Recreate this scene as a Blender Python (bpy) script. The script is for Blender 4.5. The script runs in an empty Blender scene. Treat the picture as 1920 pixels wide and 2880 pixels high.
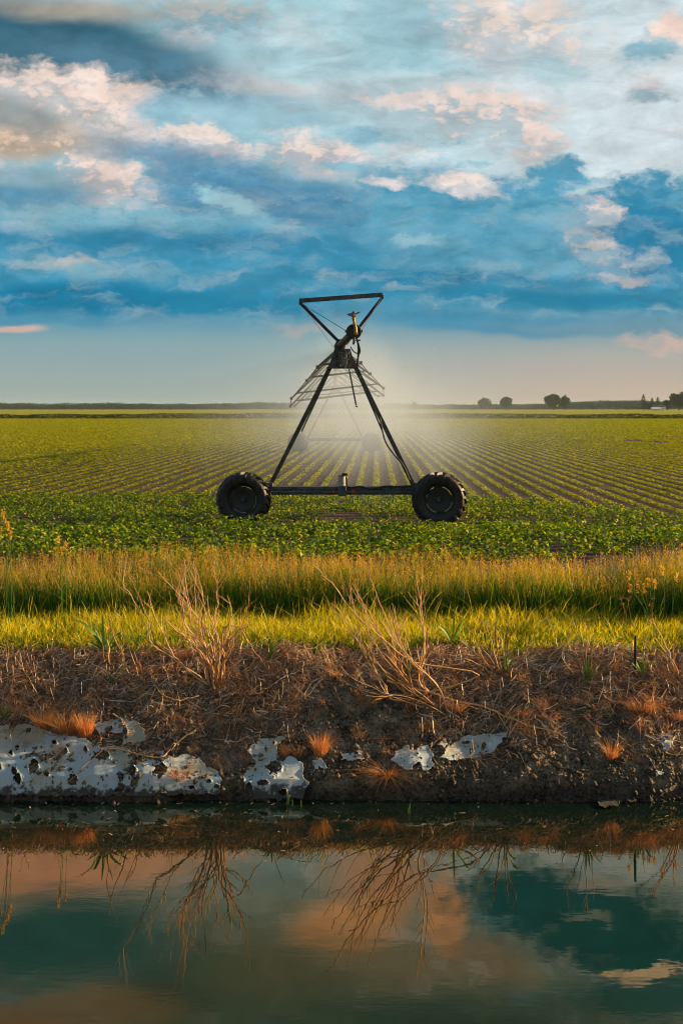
import bpy, math, random
import numpy as np
from mathutils import Vector, Matrix
random.seed(7); RNG = np.random.default_rng(11)
SC = bpy.context.scene; COL = SC.collection
R = math.radians

# ------------------------------------------------------------------ camera
F = 2800.0; HX = 960.0; HY = 1148.0; CAMZ = 2.65       # a 35 mm lens; pixel focal length of the 1920x2880 photograph
cam = bpy.data.cameras.new("camera"); camo = bpy.data.objects.new("camera", cam); COL.objects.link(camo)
cam.sensor_fit = 'VERTICAL'; cam.sensor_width = 24; cam.sensor_height = 36; cam.lens = 35.0
cam.shift_y = -(1440 - HY) / 2880.0
cam.clip_start = 0.1; cam.clip_end = 20000
camo.location = (0, 0, CAMZ); camo.rotation_euler = (R(90), 0, 0)
SC.camera = camo
SC.view_settings.view_transform = 'Standard'; SC.view_settings.look = 'None'
SC.view_settings.exposure = 1.1; SC.view_settings.gamma = 1.0
SC.cycles.use_denoising = True; SC.cycles.filter_width = 1.05
SC.cycles.max_bounces = 8; SC.cycles.diffuse_bounces = 3; SC.cycles.glossy_bounces = 3
SC.cycles.transmission_bounces = 4; SC.cycles.volume_bounces = 1; SC.cycles.transparent_max_bounces = 8
SC.cycles.volume_step_rate = 2.0; SC.cycles.volume_max_steps = 64

# ------------------------------------------------------------------ sun
SUN_AZ, SUN_EL = 79.0, 15.0            # degrees to the right of the view, degrees above the horizon
sl = bpy.data.lights.new("sun", 'SUN'); so = bpy.data.objects.new("sun", sl); COL.objects.link(so)
sl.energy = 5.0; sl.angle = R(0.5); sl.color = (1.0, 0.66, 0.32)
sd = Vector((math.sin(R(SUN_AZ)) * math.cos(R(SUN_EL)), math.cos(R(SUN_AZ)) * math.cos(R(SUN_EL)), math.sin(R(SUN_EL))))
so.rotation_euler = sd.to_track_quat('Z', 'Y').to_euler()

def srgb(c):
    return tuple(((v / 255) / 12.92 if v / 255 <= 0.04045 else ((v / 255 + 0.055) / 1.055) ** 2.4) for v in c)

# ------------------------------------------------------------------ node helper
class NT:
    def __init__(s, tree): s.t = tree; s.n = tree.nodes; s.l = tree.links; s.n.clear()
    def put(s, sock, v):
        if v is None: return
        if isinstance(v, bpy.types.NodeSocket): s.l.new(v, sock)
        else:
            if sock.type == 'RGBA' and len(v) == 3: v = (*v, 1)
            sock.default_value = v
    def add(s, typ, **kw):
        n = s.n.new(typ)
        for k, v in kw.items(): setattr(n, k, v)
        return n
    def math(s, op, a, b=None, c=None, clamp=False):
        n = s.add('ShaderNodeMath', operation=op, use_clamp=clamp)
        s.put(n.inputs[0], a); s.put(n.inputs[1], b); s.put(n.inputs[2], c); return n.outputs[0]
    def vmath(s, op, a, b=None, c=None):
        n = s.add('ShaderNodeVectorMath', operation=op)
        s.put(n.inputs[0], a); s.put(n.inputs[1], b); s.put(n.inputs[2], c)
        return n.outputs['Value'] if op in ('LENGTH', 'DOT_PRODUCT', 'DISTANCE') else n.outputs['Vector']
    def mix(s, f, a, b, blend='MIX'):
        n = s.add('ShaderNodeMix', data_type='RGBA', blend_type=blend)
        s.put(n.inputs[0], f); s.put(n.inputs[6], a); s.put(n.inputs[7], b); return n.outputs[2]
    def mrange(s, v, a, b, c=0.0, d=1.0, smooth=True):
        n = s.add('ShaderNodeMapRange', interpolation_type='SMOOTHSTEP' if smooth else 'LINEAR')
        for i, x in enumerate((v, a, b, c, d)): s.put(n.inputs[i], x)
        return n.outputs[0]
    def noise(s, vec, scale, detail=4, rough=0.5, dist=0.0, lac=2.0):
        n = s.add('ShaderNodeTexNoise')
        if vec is not None: s.l.new(vec, n.inputs['Vector'])
        n.inputs['Scale'].default_value = scale; n.inputs['Detail'].default_value = detail
        n.inputs['Roughness'].default_value = rough; n.inputs['Distortion'].default_value = dist
        n.inputs['Lacunarity'].default_value = lac
        return n.outputs[0], n.outputs[1]
    def ramp(s, f, stops, interp='LINEAR'):
        n = s.add('ShaderNodeValToRGB'); s.put(n.inputs[0], f); r = n.color_ramp; r.interpolation = interp
        while len(r.elements) < len(stops): r.elements.new(0.5)
        for e, (p, c) in zip(r.elements, stops): e.position = p; e.color = (*c, 1)
        return n.outputs[0]

# ------------------------------------------------------------------ world: sky with banks of cloud
def make_world():
    w = bpy.data.worlds.new("World"); SC.world = w; w.use_nodes = True
    t = NT(w.node_tree)
    D = t.add('ShaderNodeTexCoord').outputs['Generated']
    sep = t.add('ShaderNodeSeparateXYZ'); t.l.new(D, sep.inputs[0])
    x, y, z = sep.outputs
    yy = t.math('MAXIMUM', y, 0.08)
    # the sky is laid out on the tangent plane of directions: U right, V down (thousandths of a small unit)
    S = F / 1.2245 / 1000
    U = t.math('MULTIPLY_ADD', t.math('DIVIDE', x, yy), S, HX / 1224.5)
    V = t.math('MULTIPLY_ADD', t.math('DIVIDE', z, yy), -S, HY / 1224.5)
    cmb = t.add('ShaderNodeCombineXYZ'); t.l.new(U, cmb.inputs[0]); t.l.new(V, cmb.inputs[1])
    P = cmb.outputs[0]
    Pn = t.vmath('MULTIPLY', P, (1.0, 1.7, 1.0))
    _, c1 = t.noise(Pn, 4.0, 2, 0.5)
    _, c2 = t.noise(Pn, 13.0, 8, 0.62)
    vo = t.add('ShaderNodeTexVoronoi', feature='SMOOTH_F1'); t.l.new(t.vmath('MULTIPLY_ADD', c2, (.10, .10, 0), Pn), vo.inputs['Vector'])
    vo.inputs['Scale'].default_value = 22; vo.inputs['Detail'].default_value = 3; vo.inputs['Roughness'].default_value = .55
    vo.inputs['Smoothness'].default_value = .35
    bil = vo.outputs['Distance']
    w1 = t.vmath('MULTIPLY_ADD', c1, (0.11, 0.055, 0), (-0.055, -0.0275, 0))
    w2 = t.vmath('MULTIPLY_ADD', c2, (0.17, 0.085, 0), (-0.085, -0.0425, 0))
    Pw = t.vmath('ADD', P, w1)
    Ps = Pw                                      # soft clouds
    Pc = t.vmath('ADD', Pw, w2)                  # broken clouds
    f1, _ = t.noise(t.vmath('MULTIPLY', P, (1.0, 2.6, 1.0)), 7.0, 7, 0.6, 0.6)
    f2, _ = t.noise(t.vmath('MULTIPLY', P, (1.0, 1.3, 1.0)), 16.0, 7, 0.6)
    # base: colour by height, tan to the right near the horizon
    Vn = t.mrange(V, -0.7, 1.0, 0, 1, False)
    pos = lambda v: (v / 1000 + 0.7) / 1.7
    base = t.ramp(Vn, [(0, srgb((90, 112, 98))), (pos(-200), srgb((150, 160, 146))), (pos(0), srgb((158, 204, 217))), (pos(200), srgb((172, 208, 218))),
        (pos(350), srgb((150, 196, 208))), (pos(450), srgb((108, 170, 192))), (pos(560), srgb((72, 152, 184))), (pos(660), srgb((52, 140, 175))),
        (pos(735), srgb((92, 152, 176))), (pos(785), srgb((134, 166, 172))), (pos(860), srgb((150, 168, 167))), (pos(937), srgb((156, 168, 162)))])
    baser = t.ramp(Vn, [(0, srgb((90, 116, 104))), (pos(-200), srgb((150, 170, 160))), (pos(0), srgb((200, 220, 226))), (pos(400), srgb((200, 218, 224))), (pos(560), srgb((96, 164, 190))),
        (pos(700), srgb((60, 142, 174))), (pos(770), srgb((134, 160, 168))), (pos(815), srgb((172, 172, 166))), (pos(880), srgb((190, 174, 160))), (pos(937), srgb((198, 174, 154)))])
    c = t.mix(t.mrange(U, 0.35, 1.35), base, baser)
    B = []   # cx, cy, rx, ry, slope, colour, strength, softness, kind (s soft, c broken)
    def b(cx, cy, rx, ry, col, st=1.0, soft=.6, kind='s', sl=0.0, col2=None): B.append((cx, cy, rx, ry, sl, col, st, soft, kind, col2))
    b(620, 190, 462, 66, (180, 205, 212), .7, 0.80, 'c')
    b(820, 60, 330, 77, (160, 198, 208), .8, 0.80, 'c', .05)
    b(700, 90, 176, 29, (205, 222, 226), .7, 0.74, 'c', .1)
    b(1450, 240, 300, 200, (210, 222, 226), .8, .9)
    b(1050, 205, 330, 29, (208, 220, 224), .7, 0.80, 'c')
    b(480, 35, 132, 42, (176, 176, 172), .9, 0.64, 'c', .15, (130, 165, 180))
    b(90, 100, 370, 96, (54, 102, 122), 1, .45, 's', .18)
    b(330, 165, 270, 44, (82, 126, 148), 1, .6, 's', .2)
    b(170, 22, 190, 26, (176, 166, 150), .8, .8, 's', .05)
    b(640, 205, 165, 22, (205, 200, 200), .6, 0.80, 'c', .15)
    # lit cumulus at left
    b(150, 215, 232, 56, (238, 218, 206), 1, 0.49, 'c', .1, (196, 196, 196))
    b(240, 285, 122, 81, (240, 218, 208), 1, 0.44, 'c', .5, (190, 190, 190))
    b(60, 320, 130, 44, (232, 204, 180), 1, .5, 's', .05, (180, 165, 150))
    b(45, 268, 95, 34, (140, 148, 148), .85, .6, 's', .35)
    b(380, 250, 66, 44, (118, 176, 198), .8, 0.74, 'c')
    b(620, 290, 220, 55, (150, 192, 206), .8, 0.74, 'c', .1)
    b(440, 338, 122, 39, (244, 226, 216), 1, 0.36, 'c', .12, (200, 196, 196))
    b(245, 425, 98, 56, (240, 218, 206), 1, 0.36, 'c', .35, (190, 190, 192))
    b(420, 395, 73, 22, (226, 208, 198), .8, 0.54, 'c', .3)
    b(730, 358, 110, 51, (232, 214, 206), 1, 0.49, 'c', .15, (180, 186, 192))
    b(850, 305, 55, 15, (120, 172, 192), .8, 0.74, 'c', .1)
    # right upper cumulus
    b(1010, 58, 187, 46, (150, 188, 200), .9, 0.74, 'c', .05)
    b(900, 118, 132, 31, (148, 188, 198), .9, 0.64, 'c', .1)
    b(1190, 70, 152, 88, (228, 212, 202), 1, 0.54, 'c', .25, (190, 196, 200))
    b(1250, 150, 77, 29, (165, 196, 204), .8, 0.74, 'c', .3)
    b(930, 245, 165, 51, (168, 194, 202), 1, 0.64, 'c', .1)
    b(900, 222, 73, 17, (228, 210, 202), .8, 0.54, 'c', .1)
    b(1110, 270, 152, 61, (232, 213, 204), 1, 0.44, 'c', .15, (176, 192, 198))
    b(1235, 330, 51, 59, (234, 214, 206), 1, 0.44, 'c', .2, (196, 200, 202))
    b(1545, 78, 59, 41, (236, 212, 200), 1, 0.44, 'c')
    b(1490, 118, 61, 29, (134, 180, 196), .9, 0.54, 'c')
    b(1485, 205, 46, 26, (200, 196, 196), .9, 0.54, 'c')
    b(1490, 222, 44, 15, (150, 180, 190), .9, 0.64, 'c')
    b(800, 385, 66, 11, (134, 182, 198), .9, 0.64, 'c', .1)
    b(1080, 382, 44, 7, (150, 190, 204), .8, 0.64, 'c')
    # blue grey masses
    b(40, 425, 150, 42, (134, 166, 178), .9, .5, 's', .1)
    b(20, 455, 160, 20, (86, 140, 168), .9, .6, 's')
    b(560, 425, 275, 51, (104, 152, 178), 1, 0.64, 'c', .3, (84, 140, 172))
    b(700, 470, 260, 38, (66, 132, 168), .9, .7, 's', .1)
    b(520, 465, 55, 29, (156, 196, 206), .9, 0.54, 'c', .5)
    b(790, 492, 120, 16, (120, 160, 180), .8, .7, 's', .05)
    b(250, 500, 264, 26, (128, 178, 194), .8, 0.64, 'c', .05)
    b(1010, 490, 165, 77, (74, 152, 184), 1, 0.49, 'c', .3, (96, 162, 188))
    b(1090, 540, 210, 70, (84, 156, 184), .9, .7, 's', .1)
    b(1100, 428, 122, 21, (238, 222, 214), 1, 0.39, 'c', .08, (206, 206, 208))
    b(890, 424, 41, 11, (226, 214, 210), .9, 0.54, 'c')
    b(1285, 392, 51, 26, (96, 160, 186), 1, 0.39, 'c')
    b(1280, 455, 116, 57, (80, 154, 184), 1, 0.39, 'c', .1, (102, 166, 190))
    b(1180, 600, 220, 50, (96, 160, 184), .8, .7, 's', .12)
    b(1360, 440, 66, 22, (190, 206, 212), .9, 0.44, 'c')
    b(1480, 470, 143, 62, (66, 144, 176), 1, 0.36, 'c', -.1, (84, 154, 182))
    b(1500, 560, 176, 88, (44, 130, 168), 1, 0.44, 'c', .1)
    b(1370, 490, 46, 32, (226, 210, 204), 1, 0.44, 'c', .1, (170, 184, 194))
    b(1365, 572, 79, 29, (206, 196, 190), .85, 0.64, 'c', .5, (140, 170, 184))
    b(1490, 592, 33, 20, (176, 190, 198), .8, 0.54, 'c', .3)
    b(950, 548, 55, 11, (146, 190, 204), .8, 0.64, 'c')
    # long dark decks
    b(420, 560, 460, 24, (48, 132, 168), .95, .8, 's', .05)
    b(160, 612, 132, 22, (156, 182, 188), .8, 0.54, 'c', .12)
    b(150, 595, 44, 15, (196, 190, 186), .6, 0.54, 'c')
    b(240, 640, 165, 15, (110, 166, 186), .7, 0.64, 'c', .1)
    b(980, 636, 330, 18, (22, 124, 162), .95, .8, 's', .03)
    b(520, 640, 300, 40, (66, 148, 180), .6, .8, 's')
    b(180, 690, 380, 34, (14, 122, 160), 1, .5, 's', .02)
    b(560, 705, 220, 22, (26, 128, 164), .9, .7, 's', .0)
    b(940, 665, 44, 9, (176, 186, 190), .7, 0.64, 'c')
    b(1270, 688, 360, 18, (36, 128, 162), .95, .7, 's', .03)
    b(1150, 742, 300, 22, (72, 142, 172), .95, .5, 's', .06)
    b(1420, 760, 240, 14, (110, 150, 168), .8, .6, 's', .05)
    b(1430, 640, 66, 9, (196, 186, 184), .7, 0.64, 'c', .05)
    b(30, 757, 60, 7, (206, 176, 160), .9, .6, 's')
    b(1525, 792, 55, 15, (206, 180, 166), .8, 0.74, 'c', .05)
    b(690, 748, 66, 13, (176, 172, 168), .6, 0.80, 'c')
    b(110, 738, 180, 10, (70, 142, 172), .7, .6, 's')
    # above the picture: what the water mirrors
    b(150, -115, 330, 60, (244, 180, 140), 1, .7, 's', .1)
    b(120, -290, 300, 95, (54, 106, 106), 1, .6, 's', .05)
    b(420, -400, 160, 80, (44, 94, 92), 1, .6, 's', .3)
    b(300, -440, 130, 46, (150, 124, 90), .9, .8, 's')
    b(40, -470, 150, 50, (150, 120, 88), .9, .8, 's')
    b(870, -150, 90, 80, (250, 178, 130), .85, .8, 's', .2)
    b(800, -245, 110, 60, (255, 190, 130), 1, .6, 's', .1)
    b(1028, -225, 40, 95, (255, 190, 136), 1, .5, 's')
    b(900, -340, 220, 60, (160, 132, 96), .6, .9, 's', -.1)
    b(620, -370, 190, 100, (112, 112, 84), .8, .9, 's')
    b(1280, -110, 260, 44, (196, 212, 214), .8, .6, 'c')
    b(1290, -215, 230, 84, (30, 96, 104), 1, .45, 'c', -.2)
    b(1420, -280, 200, 90, (30, 96, 98), 1, .5, 'c', -.2)
    b(1390, -160, 60, 18, (180, 180, 170), .8, .5, 'c')
    b(1340, -230, 60, 10, (150, 160, 150), .7, .5, 'c')
    b(1140, -330, 110, 40, (160, 136, 108), .7, .7, 'c', -.4)
    b(1490, -356, 95, 16, (255, 222, 180), 1, .3, 'c', .15)
    b(1500, -420, 200, 40, (40, 104, 108), .9, .5, 's')
    b(1000, -490, 450, 80, (62, 88, 72), .9, .8, 's')
    base = t.mix(t.mrange(U, 0.45, 1.5), base, baser)
    def paint(c, items):
        sn = {'s': Ps, 'c': Pc}
        for i, (cx, cy, rx, ry, slp, col, st, soft, kind, col2) in enumerate(items):
            if i % 20 == 19:      # makes the compiler finish these banks before the next ones (its stack is small)
                sn = {q: t.vmath('MULTIPLY_ADD', c, (1e-6, 1e-6, 0), v) for q, v in sn.items()}
            cx, cy, rx, ry = cx / 1000, cy / 1000, rx / 1000, ry / 1000
            m = t.add('ShaderNodeMapping', vector_type='TEXTURE')
            t.l.new(sn[kind], m.inputs['Vector'])
            m.inputs['Location'].default_value = (cx, cy, 0); m.inputs['Rotation'].default_value = (0, 0, math.atan(slp)); m.inputs['Scale'].default_value = (rx, ry, 1)
            d = t.vmath('LENGTH', m.outputs[0])
            d = t.math('ADD', d, dc if kind == 'c' else ds)
            mk = t.mrange(d, 1 + soft, 1 - soft, 0, st)
            cc = srgb(col)
            if col2:   # lower and in the folds the puff turns to its shaded tone
                sp = t.add('ShaderNodeSeparateXYZ'); t.l.new(m.outputs[0], sp.inputs[0])
                sh = t.math('ADD', sp.outputs[1], dsh)
                cc = t.mix(t.mrange(sh, -.1, 1.1), srgb(col), srgb(col2))
            c = t.mix(mk, c, cc)
        return t.vmath('MULTIPLY', c, k)
    dc = t.math('MULTIPLY_ADD', bil, .40, t.math('MULTIPLY_ADD', f2, -.75, -.03))
    ds = t.math('MULTIPLY_ADD', f1, -.6, .22)
    dsh = t.math('MULTIPLY_ADD', bil, 1.7, t.math('MULTIPLY', f2, -1.6))
    # fine wisps over everything but the clear strip above the horizon
    amp = t.mrange(V, 0.80, 0.66, 0.04, 1.0)
    f3 = t.math('ADD', t.math('MULTIPLY', t.math('SUBTRACT', f1, .5), .9), t.math('MULTIPLY', t.math('SUBTRACT', f2, .5), .35))
    k = t.math('MULTIPLY_ADD', f3, amp, 1.0)
    # loose veils: pinkish white and slate, in the upper sky only
    h1, _ = t.noise(t.vmath('MULTIPLY', t.vmath('ADD', Pc, (3.1, .7, 0)), (1.0, 2.0, 1.0)), 5.0, 6, .62)
    vm = t.mrange(V, .62, .40, 0, 1)
    base = t.mix(t.math('MULTIPLY', t.mrange(h1, .50, .68), t.math('MULTIPLY', vm, .85)), base, srgb((226, 220, 218)))
    base = t.mix(t.math('MULTIPLY', t.mrange(h1, .46, .30), t.math('MULTIPLY', vm, .8)), base, srgb((112, 164, 184)))
    h2, _ = t.noise(t.vmath('MULTIPLY', t.vmath('ADD', Pc, (7.3, 2.7, 0)), (1.0, 3.2, 1.0)), 5.5, 7, .62)
    vm2 = t.math('MULTIPLY', t.mrange(V, .40, .48), t.mrange(V, .76, .70))
    picture = paint(base, [q for q in B if q[1] + q[3] * 1.8 > -20])
    picture = t.mix(t.math('MULTIPLY', t.mrange(h2, .47, .72), t.math('MULTIPLY', vm2, .60)), picture, srgb((160, 186, 196)))
    picture = t.mix(t.math('MULTIPLY', t.mrange(h2, .50, .32), t.math('MULTIPLY', vm2, .5)), picture, srgb((32, 124, 158)))
    above = paint(base, [q for q in B if q[1] - q[3] * 1.8 < 40])
    # the rest of the dome (beside and behind the view): physical sky with loose cloud
    sky = t.add('ShaderNodeTexSky', sky_type='NISHITA'); sky.sun_disc = False
    sky.sun_elevation = R(SUN_EL); sky.sun_rotation = R(SUN_AZ); sky.air_density = 1.2; sky.dust_density = 1.5
    sky_c = t.vmath('MULTIPLY', sky.outputs[0], (0.075, 0.085, 0.10))
    g, _ = t.noise(t.vmath('MULTIPLY', D, (1, 1, 2.5)), 3.0, 5, .6)
    rest = t.mix(t.mrange(g, .4, .62), sky_c, srgb((150, 175, 185)))
    rest = t.mix(t.mrange(z, -.02, -.06, 0, 1), rest, srgb((60, 66, 50)))
    front = t.math('MULTIPLY', t.mrange(y, .42, .62), t.mrange(z, -.03, -.01, 0, 1))
    front = t.math('MULTIPLY', front, t.mrange(z, .72, .62, 0, 1))
    bgs = []
    for cc in (rest, picture, above):
        bg = t.add('ShaderNodeBackground'); t.l.new(cc, bg.inputs[0]); bg.inputs[1].default_value = .466; bgs.append(bg)
    m1 = t.add('ShaderNodeMixShader'); t.put(m1.inputs[0], t.mrange(V, .005, -.015)); t.l.new(bgs[1].outputs[0], m1.inputs[1]); t.l.new(bgs[2].outputs[0], m1.inputs[2])
    m2 = t.add('ShaderNodeMixShader'); t.put(m2.inputs[0], front); t.l.new(bgs[0].outputs[0], m2.inputs[1]); t.l.new(m1.outputs[0], m2.inputs[2])
    out = t.add('ShaderNodeOutputWorld'); t.l.new(m2.outputs[0], out.inputs[0])
    for n in t.n:
        if n.type == 'TEX_VORONOI': n.voronoi_dimensions = '2D'
    w.cycles.sampling_method = 'MANUAL'; w.cycles.sample_map_resolution = 512
make_world()

# ------------------------------------------------------------------ mesh helpers
def setp(o, label=None, cat=None, group=None, kind=None):
    if label: o['label'] = label
    if cat: o['category'] = cat
    if group: o['group'] = group
    if kind: o['kind'] = kind
    return o
def empty(name, loc, label, cat, group=None):
    o = bpy.data.objects.new(name, None); COL.objects.link(o); o.location = loc; o.empty_display_size = .1
    return setp(o, label, cat, group)
def mesh_np(name, V, Q, mat, parent=None, attrs=None, smooth=False, mats=None, midx=None):
    """V (n,3), Q (m,k) -> one mesh object"""
    V = np.asarray(V, np.float32); Q = np.asarray(Q, np.int32); k = Q.shape[1]
    me = bpy.data.meshes.new(name)
    me.vertices.add(len(V)); me.vertices.foreach_set('co', V.ravel())
    me.loops.add(Q.size); me.loops.foreach_set('vertex_index', Q.ravel())
    me.polygons.add(len(Q)); me.polygons.foreach_set('loop_start', np.arange(0, Q.size, k, dtype=np.int32))
    me.polygons.foreach_set('loop_total', np.full(len(Q), k, np.int32))
    if smooth: me.polygons.foreach_set('use_smooth', np.ones(len(Q), bool))
    for m in (mats or [mat]): me.materials.append(m)
    if midx is not None: me.polygons.foreach_set('material_index', np.asarray(midx, np.int32))
    me.update(calc_edges=True)
    for an, av in (attrs or {}).items():
        a = me.attributes.new(an, 'FLOAT', 'POINT'); a.data.foreach_set('value', np.asarray(av, np.float32))
    o = bpy.data.objects.new(name, me); COL.objects.link(o)
    if parent is not None: o.parent = parent; o.matrix_parent_inverse = Matrix.Identity(4)
    return o
class MB:
    """collects boxes, tubes, lathes; build() links them as ONE mesh (coordinates local to the parent)"""
    def __init__(s): s.v = []; s.f = []; s.n = 0
    def raw(s, V, Fc):
        s.v.extend([tuple(p) for p in V]); s.f.extend([tuple(i + s.n for i in f) for f in Fc]); s.n += len(V); return s
    def box(s, c, sz, rot=None, taper=1.0):
        x, y, z = sz[0] / 2, sz[1] / 2, sz[2] / 2
        P = [(-x, -y, -z), (x, -y, -z), (x, y, -z), (-x, y, -z), (-x * taper, -y * taper, z), (x * taper, -y * taper, z), (x * taper, y * taper, z), (-x * taper, y * taper, z)]
        if rot is not None: P = [rot @ Vector(p) for p in P]
        return s.raw([Vector(p) + Vector(c) for p in P], [(0, 3, 2, 1), (4, 5, 6, 7), (0, 1, 5, 4), (1, 2, 6, 5), (2, 3, 7, 6), (3, 0, 4, 7)])
    def bar(s, a, b, w, h=None, up=(0, 1, 0)):
        """square-section bar from a to b"""
        h = h or w; a = Vector(a); b = Vector(b); d = (b - a); L = d.length; d.normalize()
        u = Vector(up); sx = d.cross(u)
        if sx.length < 1e-3: sx = d.cross(Vector((1, 0, 0)))
        sx.normalize(); sy = sx.cross(d).normalized()
        rot = Matrix((sx, sy, d)).transposed()
        return s.box((a + b) / 2, (w, h, L), rot)
    def angle(s, a, b, w, t=.008, up=(0, 1, 0)):
        """steel angle iron from a to b"""
        a = Vector(a); b = Vector(b); d = (b - a).normalized(); u = Vector(up); sx = d.cross(u).normalized(); sy = sx.cross(d)
        s.bar(a + sy * w / 2, b + sy * w / 2, w, t, up)
        return s.bar(a + sx * (w / 2), b + sx * (w / 2), t, w, up)
    def tube(s, pts, r, n=8, cap=True):
        V, Q = tube_np(pts, r, n); s.raw(V, Q)
        if cap:
            b0 = s.n - len(V); s.f.append(tuple(b0 + i for i in range(n))[::-1]); s.f.append(tuple(s.n - n + i for i in range(n)))
        return s
    def lathe(s, prof, n=32, M=None):
        """profile of (radius, along-axis) spun about local Y"""
        V = []; Fc = []; k = len(prof)
        for i in range(n):
            a = 2 * math.pi * i / n
            for (r, y) in prof: V.append(Vector((r * math.cos(a), y, r * math.sin(a))))
        for i in range(n):
            for j in range(k - 1):
                p = i * k + j; q = ((i + 1) % n) * k + j
                Fc.append((p, q, q + 1, p + 1))
        if M is not None: V = [M @ v for v in V]
        return s.raw(V, Fc)
    def build(s, name, mat, parent=None, smooth=False, bevel=0.0):
        me = bpy.data.meshes.new(name); me.from_pydata(s.v, [], s.f); me.materials.append(mat); me.update()
        if smooth:
            me.polygons.foreach_set('use_smooth', np.ones(len(me.polygons), bool))
            me.set_sharp_from_angle(angle=R(40))
        o = bpy.data.objects.new(name, me); COL.objects.link(o)
        if parent is not None: o.parent = parent
        if bevel:
            m = o.modifiers.new('bevel', 'BEVEL'); m.width = bevel; m.segments = 2; m.limit_method = 'ANGLE'
        return o
def tube_np(pts, r, n=6):
    P = np.asarray(pts, float); m = len(P); r = np.broadcast_to(np.asarray(r, float), (m,))
    T_ = np.gradient(P, axis=0); T_ /= np.linalg.norm(T_, axis=1)[:, None] + 1e-9
    u = np.array([0, 1.0, 0]) if abs(T_[0, 1]) < .9 else np.array([1.0, 0, 0])
    V = []
    for i in range(m):
        sx = np.cross(T_[i], u); sx /= np.linalg.norm(sx) + 1e-9; sy = np.cross(sx, T_[i]); u = np.cross(T_[i], sx) * -1; u /= np.linalg.norm(u)
        u = sy
        a = np.arange(n) * 2 * math.pi / n
        V.append(P[i] + r[i] * (np.cos(a)[:, None] * sx + np.sin(a)[:, None] * sy))
    V = np.concatenate(V); Q = []
    for i in range(m - 1):
        for j in range(n):
            Q.append((i * n + j, i * n + (j + 1) % n, (i + 1) * n + (j + 1) % n, (i + 1) * n + j))
    return V, Q
def smooth_path(pts, k=4):
    """Catmull-Rom through the points"""
    P = np.asarray(pts, float); P = np.vstack([2 * P[0] - P[1], P, 2 * P[-1] - P[-2]]); out = []
    for i in range(1, len(P) - 2):
        for t in np.linspace(0, 1, k, endpoint=False):
            out.append(.5 * (2 * P[i] + (P[i + 1] - P[i - 1]) * t + (2 * P[i - 1] - 5 * P[i] + 4 * P[i + 1] - P[i + 2]) * t * t + (3 * P[i] - P[i - 1] - 3 * P[i + 1] + P[i + 2]) * t ** 3))
    out.append(P[-2]); return np.array(out)
def _hash(ix, iy, s):
    h = (ix * 374761393 + iy * 668265263 + s * 974634777) & 0xffffffff
    h = ((h ^ (h >> 13)) * 1274126177) & 0xffffffff
    return ((h ^ (h >> 16)) & 0xffff) / 65535.0
def vnoise(x, y, s=0):
    x = np.asarray(x, float); y = np.asarray(y, float)
    ix = np.floor(x).astype(np.int64); iy = np.floor(y).astype(np.int64); fx = x - ix; fy = y - iy
    fx = fx * fx * (3 - 2 * fx); fy = fy * fy * (3 - 2 * fy)
    a = _hash(ix, iy, s); b = _hash(ix + 1, iy, s); c = _hash(ix, iy + 1, s); d = _hash(ix + 1, iy + 1, s)
    return (a * (1 - fx) + b * fx) * (1 - fy) + (c * (1 - fx) + d * fx) * fy
def fbm(x, y, oct=4, s=0, g=.5):
    v = 0; a = 1; t = 0
    for o in range(oct): v = v + a * vnoise(x * 2 ** o, y * 2 ** o, s + o * 17); t += a; a *= g
    return v / t - .5

# ------------------------------------------------------------------ ground shape: field at 0, water at WZ
WZ = -1.0
def bank_z(x, y):
    """height of the far bank"""
    x = np.asarray(x, float); y = np.asarray(y, float)
    s = y - 9.27 + .10 * fbm(x * .8, x * 0 + 3.3, 3, 5) * 2
    z = np.interp(s, [-5, -3, -.6, 0, .10, .5, 1.0, 1.35, 1.8], [-2.6, -2.5, -1.35, WZ, WZ + .17, -.60, -.22, -.03, 0])
    k = np.clip((s + .06) / .10, 0, 1) * np.clip((11.6 - y) / 1.0, 0, 1)
    z = z + k * (.16 * fbm(x * 1.6, y * 1.6, 3, 1) + .085 * fbm(x * 6, y * 6, 3, 2) + .065 * fbm(x * 20, y * 20, 3, 3))
    return z
def bank_smooth(x, y):
    x = np.asarray(x, float); y = np.asarray(y, float)
    s = y - 9.27 + .10 * fbm(x * .8, x * 0 + 3.3, 3, 5) * 2
    z = np.interp(s, [-5, -3, -.6, 0, .10, .5, 1.0, 1.35, 1.8], [-2.6, -2.5, -1.35, WZ, WZ + .17, -.60, -.22, -.03, 0])
    k = np.clip((s + .05) / .2, 0, 1)
    return z + k * (.16 * fbm(x * 1.6, y * 1.6, 3, 1) + .03 * fbm(x * 6, y * 6, 2, 2))
def on_bank(px, py, f=bank_smooth):
    """the point of the bank seen at this pixel of the photograph"""
    Y = np.linspace(8.6, 13, 1200); X = (px - HX) * Y / F; zr = CAMZ - (py - HY) * Y / F
    g = f(X, Y) - zr
    i = int(np.argmax(g >= 0)) if (g >= 0).any() else len(Y) - 1
    return np.array([X[i], Y[i], float(f(X[i], Y[i]))])
def at_depth(px, py, Y): return np.array([(px - HX) * Y / F, Y, CAMZ - (py - HY) * Y / F])

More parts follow.
